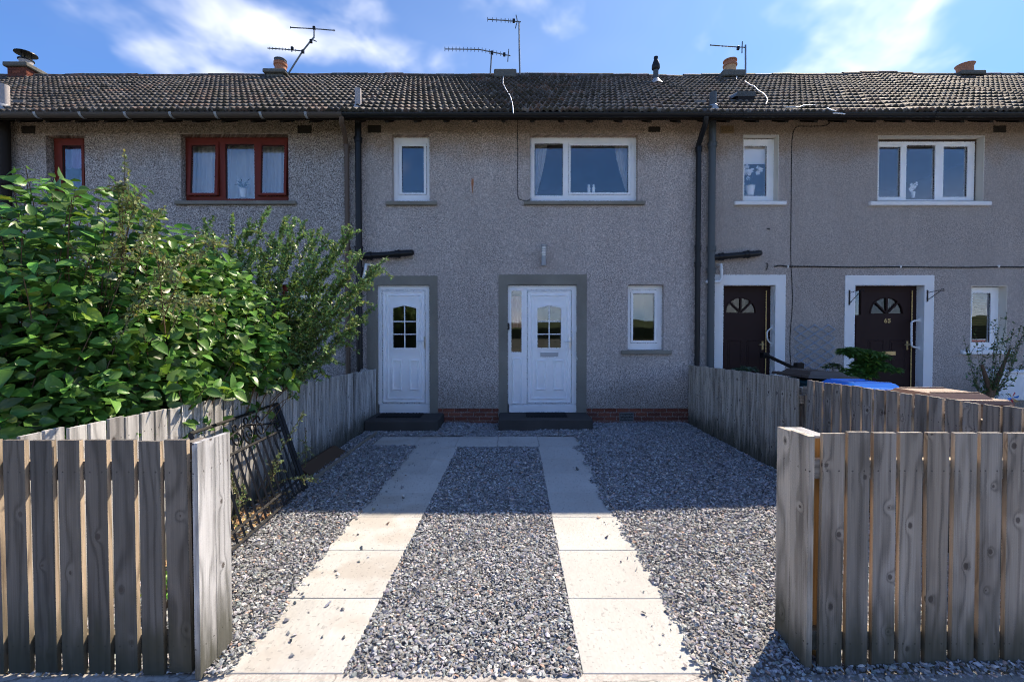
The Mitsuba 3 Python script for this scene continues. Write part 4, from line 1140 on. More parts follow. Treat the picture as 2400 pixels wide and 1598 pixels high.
planks(f2, 'end_board', [board((1.409, SY + 0.018, 0.0), (0, 1, 0), (1, 0, 0), (0, 0, 1), (0.139, 0.027, 1.140), ident())], 'wood')
planks(f2, 'end_board', [board((1.425, SY + 0.160, 0.0), (0, 1, 0), (1, 0, 0), (0, 0, 1), (0.139, 0.027, 1.128), ident())], 'wood')

TONE[0] = 3
f3 = thing('board_fence', 'grey upright board fence down the left side of the drive', 'fence')
y = 2.22
i = 0
while y < 7.97:
    top = 1.115 - 0.025 * (y - 2.2) + R.uniform(-0.006, 0.006)
    gap = 0.022 if y < 4.6 else 0.013
    w = 0.100 + R.uniform(-0.003, 0.003)
    slat(f3, FL, y, 0.0, top, (0, 1, 0), (1, 0, 0), w, 0.019, R.gauss(0, 0.002), 'board')
    y += w + gap; i += 1
for z in (0.2, 0.82):
    beam(f3, 'rail', FL - 0.062, FL - 0.021, 2.2, 7.95, z, z + 0.085)
for yy in (2.3, 4.1, 5.9, 7.7):
    beam(f3, 'post', FL - 0.16, FL - 0.064, yy, yy + 0.095, -0.3, 0.99)

TONE[0] = 6
f4 = thing('board_fence', 'close-boarded brown-grey fence at the house end on the right side of the drive', 'fence')
y = 4.90
while y < 7.95:
    top = 1.125 - 0.024 * (y - 4.9) + R.uniform(-0.007, 0.007)
    w = 0.10 + R.uniform(-0.004, 0.003)
    slat(f4, FR, y, 0.0, top, (0, 1, 0), (-1, 0, 0), w, 0.02, R.gauss(0, 0.002), 'board')
    y += w + 0.010
for z in (0.2, 0.85):
    beam(f4, 'rail', FR + 0.022, FR + 0.066, 4.9, 7.97, z, z + 0.09)
for yy in (4.95, 6.4, 7.8):
    beam(f4, 'post', FR + 0.068, FR + 0.165, yy, yy + 0.097, -0.3, 1.02)
TONE[0] = 0
f5 = thing('slatted_fence', 'gapped slat fence beside the bins on the right side of the drive', 'fence')
y = 2.24
while y < 4.75:
    top = 1.170 - 0.018 * (y - 2.2) + R.uniform(-0.006, 0.006)
    slat(f5, FR, y, 0.02, top, (0, 1, 0), (-1, 0, 0), 0.104 + R.uniform(-0.003, 0.003), 0.02, R.gauss(0, 0.003))
    y += 0.127
for z in (0.2, 0.955):
    beam(f5, 'rail', FR + 0.022, FR + 0.068, 2.2, 4.86, z, z + 0.09)
for yy in (2.24, 3.5, 4.80):
    beam(f5, 'post', FR + 0.070, FR + 0.168, yy, yy + 0.09, -0.3, 1.03)

# ---------------------------------------------------------------- the iron gate leaning on the left fence
gk = thing('iron_gate', 'black wrought iron garden gate with scrolls leaning against the left fence', 'gate')
g0, g1 = np.array([-2.03, 3.20, 0.02]), np.array([-2.125, 4.60, 0.02])
top_dir = np.array([-0.335, 0.06, 0.90]); top_dir /= np.linalg.norm(top_dir)
GH = 0.93
L = np.linalg.norm(g1 - g0); u = (g1 - g0) / L
nrm = np.cross(u, top_dir)


def gp(s, h): return g0 + u * s + top_dir * h


def bar(name, a, b_, t=0.009):
    q = np.array([gp(*a), gp(*b_)])
    part(gk, name, tube(q, t * 1.25, 4), 'iron')


def topz(s): return GH - 0.16 * math.sin(math.pi * s / L) * 0.0 + 0.0
bar('frame_bar', (0, 0), (0, GH), 0.016); bar('frame_bar', (L, 0), (L, GH), 0.016)
bar('frame_bar', (L - 0.07, 0.0), (L - 0.07, GH), 0.012)
for h in (0.03, 0.13, 0.66, GH): bar('rail', (0, h), (L, h), 0.011)
part(gk, 'rail', tube([gp(s, 0.85 - 0.10 * abs(math.cos(math.pi * s / L))) for s in np.linspace(0, L, 20)], 0.009, 5), 'iron')
for i in range(1, 12): bar('bar', (L * i / 12.5, 0.03), (L * i / 12.5, 0.66), 0.009)


def spiral(s0, h0, r, turn, start, sgn=1):
    a = np.linspace(0, turn, 40)
    rr = r * (1 - 0.72 * a / turn)
    part(gk, 'scroll', tube([gp(s0 + r_ * math.cos(start + sgn * t), h0 + r_ * math.sin(start + sgn * t)) for t, r_ in zip(a, rr)], 0.0075, 5), 'iron', True)


for s0, r in ((0.32, 0.07), (0.52, 0.085), (0.72, 0.095), (0.92, 0.085), (1.26, 0.06)):
    spiral(s0, 0.66 + r + 0.006, r, 8.5, -1.57, 1 if s0 < 0.7 else -1)
    spiral(s0 + 0.03, 0.68 + r * 2.0, r * 0.55, 6.5, -1.2, -1)

# ---------------------------------------------------------------- small things by the house
for x0, x1, lab in ((890, 990, 'black rubber doormat on the step of the left white door'), (1233, 1327, 'black rubber doormat on the step of the white front door with the side pane')):
    k = thing('doormat', lab, 'doormat', 'doormats')
    xa, xb = X(x0, 975, 7.8), X(x1, 975, 7.8)
    zs = 0.176 if x0 < 1000 else 0.186
    part(k, 'mat', box(xa, xb, 7.60, 7.98, zs, zs + 0.016, 0.005), 'mat_black')
    for j in range(14):
        xx = xa + 0.03 + (xb - xa - 0.06) * j / 13
        part(k, 'rib', box(xx - 0.008, xx + 0.008, 7.63, 7.95, zs + 0.0155, zs + 0.024), 'mat_black')
k = thing('old_plank', 'short brown plank leaning at the foot of the left fence past the gate', 'plank')
p0 = at(720, 1102, 5.05); p1 = at(790, 1056, 6.05)
part(k, 'plank', trimesh.convex.convex_hull(np.array([(FL + 0.02, 5.0, 0.10), (FL + 0.06, 5.0, 0.11), (FL + 0.24, 5.0, 0.0), (FL + 0.20, 5.0, 0.0), (FL + 0.02, 6.0, 0.10), (FL + 0.06, 6.0, 0.11), (FL + 0.24, 6.05, 0.0), (FL + 0.20, 6.05, 0.0)])), 'old_plank')
k = thing('edging_board', 'long grey edging board lying on the gravel beside the left fence', 'plank')
part(k, 'board', box(FL + 0.28, FL + 0.305, 4.85, 7.1, -0.01, 0.055, 0.004), 'plank_grey')
k = thing('trellis', 'blue-grey diamond trellis on the wall between the two dark doors', 'trellis')
xa, xb, za, zb = X(1860, 760, D), X(1955, 760, D), Z(876, D), Z(760, D)
clip = sg.box(xa, za, xb, zb)
stp = (xb - xa) / 3.0
for s_ in (1, -1):
    for j in range(-6, 9):
        x0 = xa + j * stp
        ln = sg.LineString([(x0, za), (x0 + s_ * 3.2, za + 3.2 * 0.66)]).intersection(clip)
        if ln.length < 0.12: continue
        part(k, 'lath', wallplate(ln.buffer(0.0075, cap_style=2), D - 0.022 - (0.009 if s_ > 0 else 0), D - 0.014 - (0.009 if s_ > 0 else 0)), 'trellis_paint')
k = thing('handrail', 'dark handrail sloping down from the first dark door', 'handrail')
a0, a1 = at(1797, 833, 7.9), at(1866, 865, 7.15)
part(k, 'rail', tube([a0, a1, a1 + (0.02, 0.0, -0.05)], 0.03, 8), 'dark_timber')
part(k, 'post', box(a1[0] + 0.0, a1[0] + 0.11, a1[1] - 0.03, a1[1] + 0.08, 0, a1[2] + 0.10, 0.008), 'dark_timber')
part(k, 'wall_plate', box(a0[0] - 0.05, a0[0] + 0.05, 7.9, 8.03, a0[2] - 0.05, a0[2] + 0.05, 0.006), 'iron')
k = thing('meter_cabinet', 'white meter cabinet against the wall at the right edge, behind the small tree', 'cabinet')
x0, z1, z0 = X(2345, 900, 7.72), Z(872, 7.72), Z(938, 7.72)
part(k, 'body', box(x0 - 0.01, x0 + 0.75, 7.74, D - 0.002, z0, z1 - 0.02, 0.006), 'white_paint')
part(k, 'lid', box(x0 - 0.03, x0 + 0.78, 7.70, D - 0.001, z1 - 0.019, z1 + 0.02, 0.01), 'white_paint')
part(k, 'door', box(x0 + 0.03, x0 + 0.71, 7.728, 7.7395, z0 + 0.04, z1 - 0.06, 0.003), 'white_paint')
part(k, 'lock', box(x0 + 0.05, x0 + 0.075, 7.72, 7.7275, (z0 + z1) / 2 - 0.02, (z0 + z1) / 2 + 0.02), 'vent_dark')
k = thing('toy_windmill', 'small coloured toy windmill in front of the white meter cabinet', 'toy windmill')
c = at(2372, 932, 7.4)
part(k, 'stick', tube([(c[0], c[1] + 0.02, 0), (c[0], c[1] + 0.02, c[2])], 0.006, 5), 'bin_green')
for j in range(6):
    t = j * 1.047
    q = [c, c + 0.09 * np.array([math.cos(t), -0.1, math.sin(t)]), c + 0.10 * np.array([math.cos(t + 0.5), -0.3, math.sin(t + 0.5)])]
    part(k, 'sail', (np.array(q), np.array([[0, 1, 2]])), ('bin_blue', 'red_cloth', 'brass')[j % 3])

# ---------------------------------------------------------------- wheelie bins behind the right fence


def wheelie(label, cx, cy, h, mat, lidmat, rot=0.0, tilt=0.0):
    k = thing('wheelie_bin', label, 'wheelie bin', 'wheelie bins behind the right fence')
    M = T().translate([cx, cy, 0]).rotate([0, 0, 1], rot)
    w, dpt = 0.58, 0.72                        # the hinge and wheels look to +x
    lo = [(-0.24, -0.23), (0.26, -0.23), (0.26, 0.23), (-0.24, 0.23)]
    hi = [(-dpt / 2 + 0.01, -w / 2 + 0.01), (dpt / 2 - 0.04, -w / 2 + 0.01), (dpt / 2 - 0.04, w / 2 - 0.01), (-dpt / 2 + 0.01, w / 2 - 0.01)]
    body = trimesh.convex.convex_hull(np.array([(a, b_, 0.05) for a, b_ in lo] + [(a, b_, h - 0.10) for a, b_ in hi]))
    part(k, 'body', body, mat, to_world=M)
    part(k, 'rim', box(-dpt / 2 - 0.005, dpt / 2 - 0.02, -w / 2 - 0.005, w / 2 + 0.005, h - 0.13, h - 0.085, 0.012), mat, to_world=M)
    Lt = T().translate([dpt / 2 - 0.04, 0, h - 0.075]).rotate([0, 1, 0], tilt).translate([-(dpt / 2 - 0.04), 0, -(h - 0.075)])
    lid = trimesh.convex.convex_hull(np.array([(a, b_, z) for a, b_, z in
          [(-dpt / 2 - 0.03, -w / 2 - 0.02, h - 0.08), (-dpt / 2 - 0.03, w / 2 + 0.02, h - 0.08), (dpt / 2 - 0.05, -w / 2 - 0.02, h - 0.08), (dpt / 2 - 0.05, w / 2 + 0.02, h - 0.08),
           (-dpt / 2 - 0.02, -w / 2 - 0.01, h - 0.045), (-dpt / 2 - 0.02, w / 2 + 0.01, h - 0.045), (dpt / 2 - 0.06, -w / 2 - 0.01, h - 0.045), (dpt / 2 - 0.06, w / 2 + 0.01, h - 0.045)]]))
    part(k, 'lid', lid, lidmat, to_world=M @ Lt)
    ld = k + '__lid'
    top = trimesh.convex.convex_hull(np.array([(a, b_, z) for a, b_, z in [(-dpt / 2 + 0.05, -w / 2 + 0.05, h - 0.046), (-dpt / 2 + 0.05, w / 2 - 0.05, h - 0.046), (dpt / 2 - 0.14, -w / 2 + 0.05, h - 0.046), (dpt / 2 - 0.14, w / 2 - 0.05, h - 0.046),
          (-dpt / 2 + 0.10, -w / 2 + 0.10, h), (-dpt / 2 + 0.10, w / 2 - 0.10, h), (dpt / 2 - 0.18, -w / 2 + 0.10, h), (dpt / 2 - 0.18, w / 2 - 0.10, h)]]))
    part(ld, 'raised_panel', top, lidmat, to_world=M @ Lt)
    for yy in (-0.17, 0.17):
        part(ld, 'rib', box(-dpt / 2 + 0.12, dpt / 2 - 0.20, yy - 0.012, yy + 0.012, h - 0.004, h + 0.010, 0.004), lidmat, to_world=M @ Lt)
    part(ld, 'grip', box(-dpt / 2 - 0.045, -dpt / 2 - 0.02, -0.2, 0.2, h - 0.085, h - 0.055, 0.006), lidmat, to_world=M @ Lt)
    part(k, 'handle', cat([tube([(dpt / 2 + 0.03, -0.22, h - 0.09), (dpt / 2 + 0.03, 0.22, h - 0.09)], 0.016, 8)] + [box(dpt / 2 - 0.06, dpt / 2 + 0.045, s * 0.16 - 0.03, s * 0.16 + 0.03, h - 0.115, h - 0.055, 0.008) for s in (-1, 1)]), mat, to_world=M)
    for s in (-1, 1):
        wm = trimesh.creation.cylinder(0.10, 0.045, sections=20)
        wm.apply_transform(trimesh.transformations.rotation_matrix(math.pi / 2, (1, 0, 0)))
        wm.apply_translation((0.29, s * 0.26, 0.10))
        part(k, 'wheel', wm, 'black_plastic', 40, to_world=M)


wheelie('brown wheelie bin with a pale sunlit lid, nearest the street', 3.93, 4.08, 1.10, 'bin_brown', 'bin_brown', -4)
wheelie('wheelie bin with a bright blue lid, between the brown bin and the dark one', 3.82, 4.86, 1.09, 'bin_blue', 'bin_blue', 3, 1.5)
wheelie('dark brown wheelie bin nearest the house', 3.86, 5.66, 1.13, 'bin_green', 'bin_dark', 8, 3)

# ---------------------------------------------------------------- plants
LEAFP = []
for cup, droop, wd in ((0.10, 0.22, 0.30), (0.05, 0.40, 0.27), (0.16, 0.12, 0.32), (0.08, 0.55, 0.26)):
    ts = [0.0, 0.16, 0.38, 0.62, 0.84, 1.0]
    ws = [0.0, 0.72, 1.0, 0.86, 0.42, 0.0]
    V = [(t - 0.1 * droop * t * t, 0, -droop * t * t * 0.7) for t in ts]
    n0 = len(V)
    for s in (1, -1):
        for t, w_ in zip(ts[1:-1], ws[1:-1]): V.append((t - 0.1 * droop * t * t, s * w_ * wd, cup * w_ - droop * t * t * 0.7 + 0.012 * math.sin(t * 19)))
    F = []
    for si, s in enumerate((1, -1)):
        b_ = n0 + si * 4
        F += [(0, 1, b_) if s < 0 else (0, b_, 1)]
        for i in range(3):
            q = [(i + 1, i + 2, b_ + i + 1), (i + 1, b_ + i + 1, b_ + i)]
            F += [tuple(reversed(x)) if s > 0 else x for x in q]
        F += [(4, 5, b_ + 3) if s < 0 else (4, b_ + 3, 5)]
    LEAFP.append((np.array(V), np.array(F)))
TINY = [(np.array([(0, 0, 0), (0.5, 0.27, 0.07), (1, 0, -0.06), (0.5, -0.27, 0.07)]), np.array([[0, 1, 2], [0, 2, 3]])),
        (np.array([(0, 0, 0), (0.45, 0.30, 0.03), (1, 0, 0.0), (0.45, -0.30, 0.10)]), np.array([[0, 1, 2], [0, 2, 3]]))]


def leafcol(n, rng, base=(0.098, 0.215, 0.042), spread=0.32, yellow=0.06, pale=0.0):
    c = np.array(base)[None] * np.exp(rng.normal(size=(n, 1)) * spread) * np.exp(rng.normal(size=(n, 3)) * 0.08)
    y = rng.random(n) < yellow
    c[y] = c[y] * np.array([1.9, 1.35, 0.7])
    p = rng.random(n) < pale
    c[p] = c[p] * 0.55 + 0.05  # a few greyed leaves: glints put into the leaf colour
    return np.clip(c, 0.01, 0.6)


def norm(v): return v / (np.linalg.norm(v, axis=-1, keepdims=True) + 1e-9)


# the big shrub: arching stems from the ground to the outside of a lumpy mass, leaves in pairs along the outer part of each
rng = np.random.default_rng(21)
BL = [((-3.30, 3.35, 1.50), (0.84, 0.88, 1.38), 250), ((-2.92, 4.05, 1.42), (0.64, 0.74, 1.10), 230), ((-4.15, 3.3, 1.45), (0.85, 0.9, 1.32), 190), ((-2.80, 3.55, 1.15), (0.50, 0.75, 0.74), 130), ((-3.6, 4.2, 1.5), (0.9, 0.8, 1.1), 60), ((-2.72, 4.35, 1.25), (0.54, 0.44, 0.95), 140), ((-3.05, 2.95, 1.25), (0.50, 0.45, 0.62), 70)]
stems, lp, ld, ln_, ls = [], [], [], [], []
for (c, r, n) in BL:
    c, r = np.array(c), np.array(r)
    for i in range(n):
        while True:
            q = norm(rng.normal(size=3))
            if q[2] > -0.75 and q[1] < 0.75 and not (q[0] < -0.8): break
        bump = 0.88 + 0.24 * meshkit.noise(np.array(q * 2.3 + c)) + rng.uniform(-0.16, 0.04)
        e = c + q * r * bump
        b_ = np.array([c[0] + rng.uniform(-0.25, 0.1), c[1] + rng.uniform(-0.3, 0.3), 0.1])
        mid = (b_ * 0.45 + e * 0.55) + np.array([0, 0, 0.25 * r[2]]) + rng.normal(size=3) * 0.10
        t = np.linspace(0, 1, 9)[:, None]
        path = (1 - t) ** 2 * b_ + 2 * t * (1 - t) * mid + t * t * e
        if rng.random() < 0.45: stems.append(tube(path[2:], np.linspace(0.008, 0.003, 7), 4, False))
        m_ = int(rng.integers(7, 11))
        for j in range(m_):
            tt = 1 - 0.52 * (j / m_) ** 1.15
            p = (1 - tt) ** 2 * b_ + 2 * tt * (1 - tt) * mid + tt * tt * e
            tan = norm(2 * (1 - tt) * (mid - b_) + 2 * tt * (e - mid))
            side = norm(np.cross(tan, [0.2, 0.1, 1.0]))
            if j % 2: side = norm(np.cross(tan, side))
            for s in (1, -1):
                dd = norm(tan * 0.45 + side * s * 0.9 + rng.normal(size=3) * 0.28 + np.array([0.05, -0.05, -0.18]))
                lp.append(p + dd * 0.015); ld.append(dd)
                ln_.append(norm(np.array([0.15, -0.55, 0.85]) + rng.normal(size=3) * 0.55 + q * 0.35))
                ls.append(rng.uniform(0.080, 0.150) * (0.72 if j == 0 else 1.0))
lp, ld, ln_, ls = np.array(lp), np.array(ld), np.array(ln_), np.array(ls)
keep = ~((lp[:, 0] > FL - 0.03) & (lp[:, 2] < 1.10)) & (lp[:, 2] > 0.25) & (lp[:, 1] > 2.3)
lp, ld, ln_, ls = lp[keep], ld[keep], ln_[keep], ls[keep]
rot = frames(ld, ln_)
col = leafcol(len(lp), rng, pale=0.06)
pick = rng.integers(0, 4, len(lp))
big = thing('large_leaved_shrub', 'big broad-leaved green shrub filling the left garden and hanging over the fence', 'shrub')
scl = np.repeat(ls[:, None], 3, 1)
# the leaves that show largest are parts of their own
d_eye = np.linalg.norm(lp - np.array([0, 0, H]), axis=1)
outer = np.zeros(len(lp), bool)
dirs = (lp - np.array([0, 0, H])) / d_eye[:, None]
cell = np.round(np.stack([dirs[:, 0] / dirs[:, 1], dirs[:, 2] / dirs[:, 1]], 1) / 0.034).astype(int)
near = {}
for i, cc in enumerate(map(tuple, cell)):
    if cc not in near or d_eye[i] < d_eye[near[cc]]: near[cc] = i
show = sorted(near.values(), key=lambda i: d_eye[i] / ls[i])[:300]
outer[show] = True
v, f, c_ = scatter(LEAFP, lp[~outer], rot[~outer], scl[~outer], col[~outer], pick[~outer])
k = part(big, 'foliage', (v, f), 'leaf', True, color=c_)
labels[k] = {'kind': 'stuff'}
for i in show:
    pv, pf = LEAFP[pick[i]]
    part(big, 'leaf', ((pv * ls[i]) @ rot[i].T + lp[i], pf), 'leaf', True, color=np.repeat(col[i][None], len(pv), 0))
part(big, 'stem', cat(stems + [tube([(-3.1 + a, 3.3 + b_, -0.05), (-3.1 + a * 1.4, 3.2 + b_, 0.6), (-3.2 + a * 2.2, 3.2 + b_ * 1.5, 1.5)], [0.022, 0.017, 0.01], 6) for a, b_ in ((-0.2, 0.1), (0.0, 0.3), (-0.4, -0.2), (-0.7, 0.1), (0.15, 0.5), (-0.9, -0.1))]), 'bark', True)


def sprays(paths, density, size, rng, base, side_tw=0, tw_len=0.2):
    """Arching twigs set with small leaves: returns twig meshes and a leaf cloud."""
    tw, P, DD, N, S = [], [], [], [], []
    todo = [(np.array(p, float), 1.0) for p in paths]
    extra = []
    for p, w_ in todo:
        for j in range(side_tw):
            t = rng.uniform(0.35, 0.95)
            i = min(int(t * (len(p) - 1)), len(p) - 2)
            o = p[i] + (p[i + 1] - p[i]) * (t * (len(p) - 1) - i)
            tg = norm(p[i + 1] - p[i])
            dd = norm(tg * 0.75 + rng.normal(size=3) * 0.55 + np.array([0.1, 0, 0.1]))
            l = tw_len * rng.uniform(0.4, 1.25)
            extra.append((np.array([o, o + dd * l * 0.5, o + dd * l + np.array([0, 0, -0.12 * l])]), 0.6))
    for p, w_ in todo + extra:
        c = curve(p, 14)
        tw.append(tube(c, np.linspace(0.0042 * w_, 0.0012, len(c)), 4, False))
        L_ = np.linalg.norm(np.diff(c, axis=0), axis=1).sum()
        for s in np.arange(0.10 if w_ == 1 else 0.02, 1, density / max(L_, 0.05)):
            i = min(int(s * (len(c) - 1)), len(c) - 2)
            o = c[i] + (c[i + 1] - c[i]) * (s * (len(c) - 1) - i)
            tg = norm(c[i + 1] - c[i])
            dd = norm(tg * 0.5 + rng.normal(size=3) * 0.75)
            P.append(o); DD.append(dd); N.append(norm(rng.normal(size=3) * 0.5 + np.array([0, -0.1, 1.0]))); S.append(size * rng.uniform(0.6, 1.3))
    P, DD, N, S = map(np.array, (P, DD, N, S))
    v, f, c_ = scatter(TINY, P, frames(DD, N), np.repeat(S[:, None], 3, 1), leafcol(len(P), rng, base, 0.35, 0.08, 0.05), rng.integers(0, 2, len(P)))
    return tw, (v, f, c_)


def small_shrub(name, label, paths, density, size, seed, base=(0.085, 0.135, 0.04), side_tw=5, tw_len=0.2, cat_='shrub'):
    k = thing(name, label, cat_)
    tw, (v, f, c_) = sprays(paths, density, size, np.random.default_rng(seed), base, side_tw, tw_len)
    q = part(k, 'foliage', (v, f), 'leaf_gloss', False, color=c_)
    labels[q] = {'kind': 'stuff'}
    part(k, 'stem', cat(tw), 'bark', True)
    return k


rng = np.random.default_rng(33)
paths = []
tips = [(478, 512), (500, 545), (545, 505), (585, 515), (618, 500), (640, 545), (668, 515), (690, 512), (716, 520), (735, 545), (752, 535), (765, 556), (800, 560), (826, 538), (842, 596), (770, 600), (742, 615), (800, 640), (906, 605), (880, 640), (766, 668), (880, 718), (860, 742), (796, 762), (782, 828), (760, 838), (720, 880), (818, 690), (845, 700), (740, 700), (700, 640), (665, 600), (620, 590), (690, 700), (640, 660), (700, 780), (735, 800), (660, 760), (610, 640), (560, 560), (585, 600), (540, 590), (650, 820), (700, 850), (520, 620), (600, 700), (580, 650), (610, 780), (670, 850), (640, 720), (820, 640), (775, 720)]
for j, (a, b_) in enumerate(tips):
    dpt = rng.uniform(4.75, 5.5)
    e = at(a, b_, dpt)
    o = np.array([-2.95 + rng.uniform(-0.25, 0.2), 5.0 + rng.uniform(-0.2, 0.3), 0.15])
    m1 = o * 0.62 + e * 0.38 + np.array([-0.06, 0, 0.30]); m2 = o * 0.25 + e * 0.75 + np.array([-0.05, 0, 0.12])
    paths.append([o, m1, m2, e])
small_shrub('small_leaved_shrub', 'arching small-leaved shrub between the broad-leaved bush and the left white door', paths, 0.0054, 0.042, 5, (0.155, 0.255, 0.085), side_tw=14, tw_len=0.24)
# sprays of the same kind growing through the big shrub, and the tall sprig above it
paths = []
for j in range(15):
    o = at(rng.uniform(170, 420), rng.uniform(640, 820), 3.2); e = at(rng.uniform(150, 560), rng.uniform(480, 800), 2.75 + rng.uniform(0, 0.25))
    paths.append([o, (o + e) / 2 + (0, 0, 0.12), e])
for a, b_, c1 in ((292, 352, 430), (300, 395, 470), (278, 430, 480), (315, 425, 490)):
    paths.append([at(285, 640, 3.1), at((a + 285) / 2, c1 + 40, 3.05), at(a, c1, 3.0), at(a, b_, 3.0)])
small_shrub('twiggy_shrub', 'upright twiggy small-leaved shrub growing up through the big broad-leaved bush', paths, 0.009, 0.032, 8, (0.18, 0.23, 0.09), 4, 0.14)
paths = [[at(600, 1160, 4.2), at(640, 1090, 4.25), at(668, 1040, 4.3), at(700, 985, 4.4), at(712, 972, 4.4)], [at(650, 1130, 4.2), at(690, 1120, 4.2), at(730, 1122, 4.15)], [at(620, 1150, 4.1), at(645, 1100, 4.1), at(655, 1068, 4.1)], [at(560, 1170, 3.7), at(545, 1130, 3.6), at(530, 1100, 3.5)],
         [at(715, 1000, 4.5), at(717, 1050, 4.5), at(716, 1092, 4.5)], [at(640, 1180, 4.15), at(635, 1130, 4.15), at(640, 1095, 4.15)], [at(545, 1240, 3.5), at(560, 1190, 3.5), at(575, 1150, 3.6)], [at(610, 930, 4.6), at(660, 915, 4.7), at(705, 895, 4.8)]]
small_shrub('creeping_shrub', 'small-leaved sprigs growing through the leaning iron gate', paths, 0.008, 0.024, 12, (0.19, 0.25, 0.10), 8, 0.11)
# right-hand garden
rng = np.random.default_rng(44)
o = at(2318, 945, 6.6); o[2] = 0
tree_tips = [(2258, 790), (2270, 810), (2285, 775), (2300, 800), (2345, 740), (2360, 735), (2380, 755), (2395, 760), (2340, 770), (2335, 745), (2390, 800), (2372, 820), (2350, 850), (2330, 800), (2400, 780), (2410, 740), (2300, 840), (2268, 830), (2425, 790), (2365, 780)]
paths = []
for a, b_ in tree_tips:
    e = at(a, b_, rng.uniform(6.3, 6.9))
    paths.append([o + (0, 0, 0.75), o * 0.5 + e * 0.5 + np.array([0.0, 0, 0.1]), e])
k = small_shrub('small_tree', 'small open tree with thin trunk before the right-hand window', paths, 0.022, 0.042, 14, (0.045, 0.10, 0.03), 4, 0.18, 'tree')
part(k, 'trunk', cat([tube([o + (0.02, 0, 0), o + (0.0, 0, 0.4), o + (0.0, 0, 0.8), o + (-0.12, 0, 1.15)], [0.055, 0.045, 0.035, 0.02], 8), tube([o + (0.0, 0, 0.6), o + (0.14, 0, 1.0), o + (0.3, 0, 1.4)], [0.035, 0.025, 0.012], 8)]), 'bark', True)


def rosette_shrub(label, blobs, n, size, seed, base):
    k = thing('garden_shrub', label, 'shrub')
    rng = np.random.default_rng(seed)
    P, DD, N = [], [], []
    for c, r in blobs:
        for i in range(n // len(blobs) // 6):
            q = norm(rng.normal(size=3)); q[2] = abs(q[2]) * 0.9 - 0.1
            o = np.array(c) + q * np.array(r) * rng.uniform(0.6, 1.0)
            for j in range(6):
                t = rng.uniform(0, 6.28)
                P.append(o); DD.append(norm(np.array([math.cos(t), math.sin(t), rng.uniform(-0.5, 0.3)]))); N.append(norm(np.array([0, 0, 1.0]) + rng.normal(size=3) * 0.3))
    P, DD, N = map(np.array, (P, DD, N))
    S = np.stack([np.full(len(P), size), np.full(len(P), size * 0.55), np.full(len(P), size)], 1) * rng.uniform(0.7, 1.2, (len(P), 1))
    v, f, c_ = scatter(LEAFP[:2], P, frames(DD, N), S, leafcol(len(P), rng, base, 0.3, 0.12), rng.integers(0, 2, len(P)))
    q = part(k, 'foliage', (v, f), 'leaf', True, color=c_)
    labels[q] = {'kind': 'stuff'}
    c0 = np.array(blobs[0][0])
    part(k, 'stem', tube([(c0[0], c0[1], 0), (c0[0] + 0.03, c0[1], c0[2] * 0.6), (c0[0], c0[1], c0[2])], [0.015, 0.012, 0.008], 6), 'bark')


c1, c2, c3 = at(2035, 835, 6.9), at(2065, 868, 6.8), at(1995, 826, 6.9)
rosette_shrub('layered bright green shrub in front of the dark door numbered 65', [(c1, (0.30, 0.25, 0.13)), (c2, (0.25, 0.25, 0.17)), (c3, (0.16, 0.2, 0.10)), (at(2010, 880, 6.9), (0.28, 0.2, 0.22)), (at(2040, 855, 6.9), (0.24, 0.2, 0.20))], 3200, 0.085, 51, (0.065, 0.15, 0.03))
rosette_shrub('low grey-green plant in front of the first dark door', [(at(1745, 868, 7.2), (0.22, 0.15, 0.10))], 260, 0.07, 52, (0.06, 0.10, 0.06))
rosette_shrub('small dark green plant at the foot of the diamond trellis', [(at(1952, 862, 7.3), (0.16, 0.12, 0.12))], 240, 0.06, 53, (0.05, 0.10, 0.035))
rosette_shrub('low green plant behind the right street fence', [((3.6, 3.0, 0.18), (0.22, 0.4, 0.22))], 300, 0.09, 54, (0.09, 0.20, 0.03))
rosette_shrub('low green plants behind the left street fence', [((-2.05, 2.62, 0.12), (0.10, 0.12, 0.16))], 90, 0.07, 55, (0.09, 0.22, 0.03))

# ---------------------------------------------------------------- gravel
rng = np.random.default_rng(77)
ST = []
for i in range(14):
    p = rng.normal(size=(9, 3)); p = norm(p) * np.array([1.0, 0.78, 0.38]) * rng.uniform(0.8, 1.1, (9, 1))
    hll = trimesh.convex.convex_hull(p)
    ST.append((np.array(hll.vertices), np.array(hll.faces)))


def strip_edges(y): return -1.412 + 0.0095 * (y - 2.1), -0.815 + 0.0095 * (y - 2.1), 0.338 + 0.0095 * (y - 2.1), 0.942 + 0.0095 * (y - 2.1)


def gravel_height(x, y):
    a, b_, c, d_ = strip_edges(y)
    mid = (x > b_) & (x < c)
    h = 0.010 + 0.016 * (meshkit.noise(np.stack([x * 1.4, y * 1.4, 0 * x], -1)) - 0.4)
    right = np.clip((x - d_ - 0.2) / 1.0, 0, 1) * np.clip((5.0 - y) / 1.2, 0, 1)
    return np.where(mid, -0.006 + 0.010 * (meshkit.noise(np.stack([x * 1.6, y * 1.6, 3 + 0 * x], -1)) - 0.3), h + 0.045 * right)


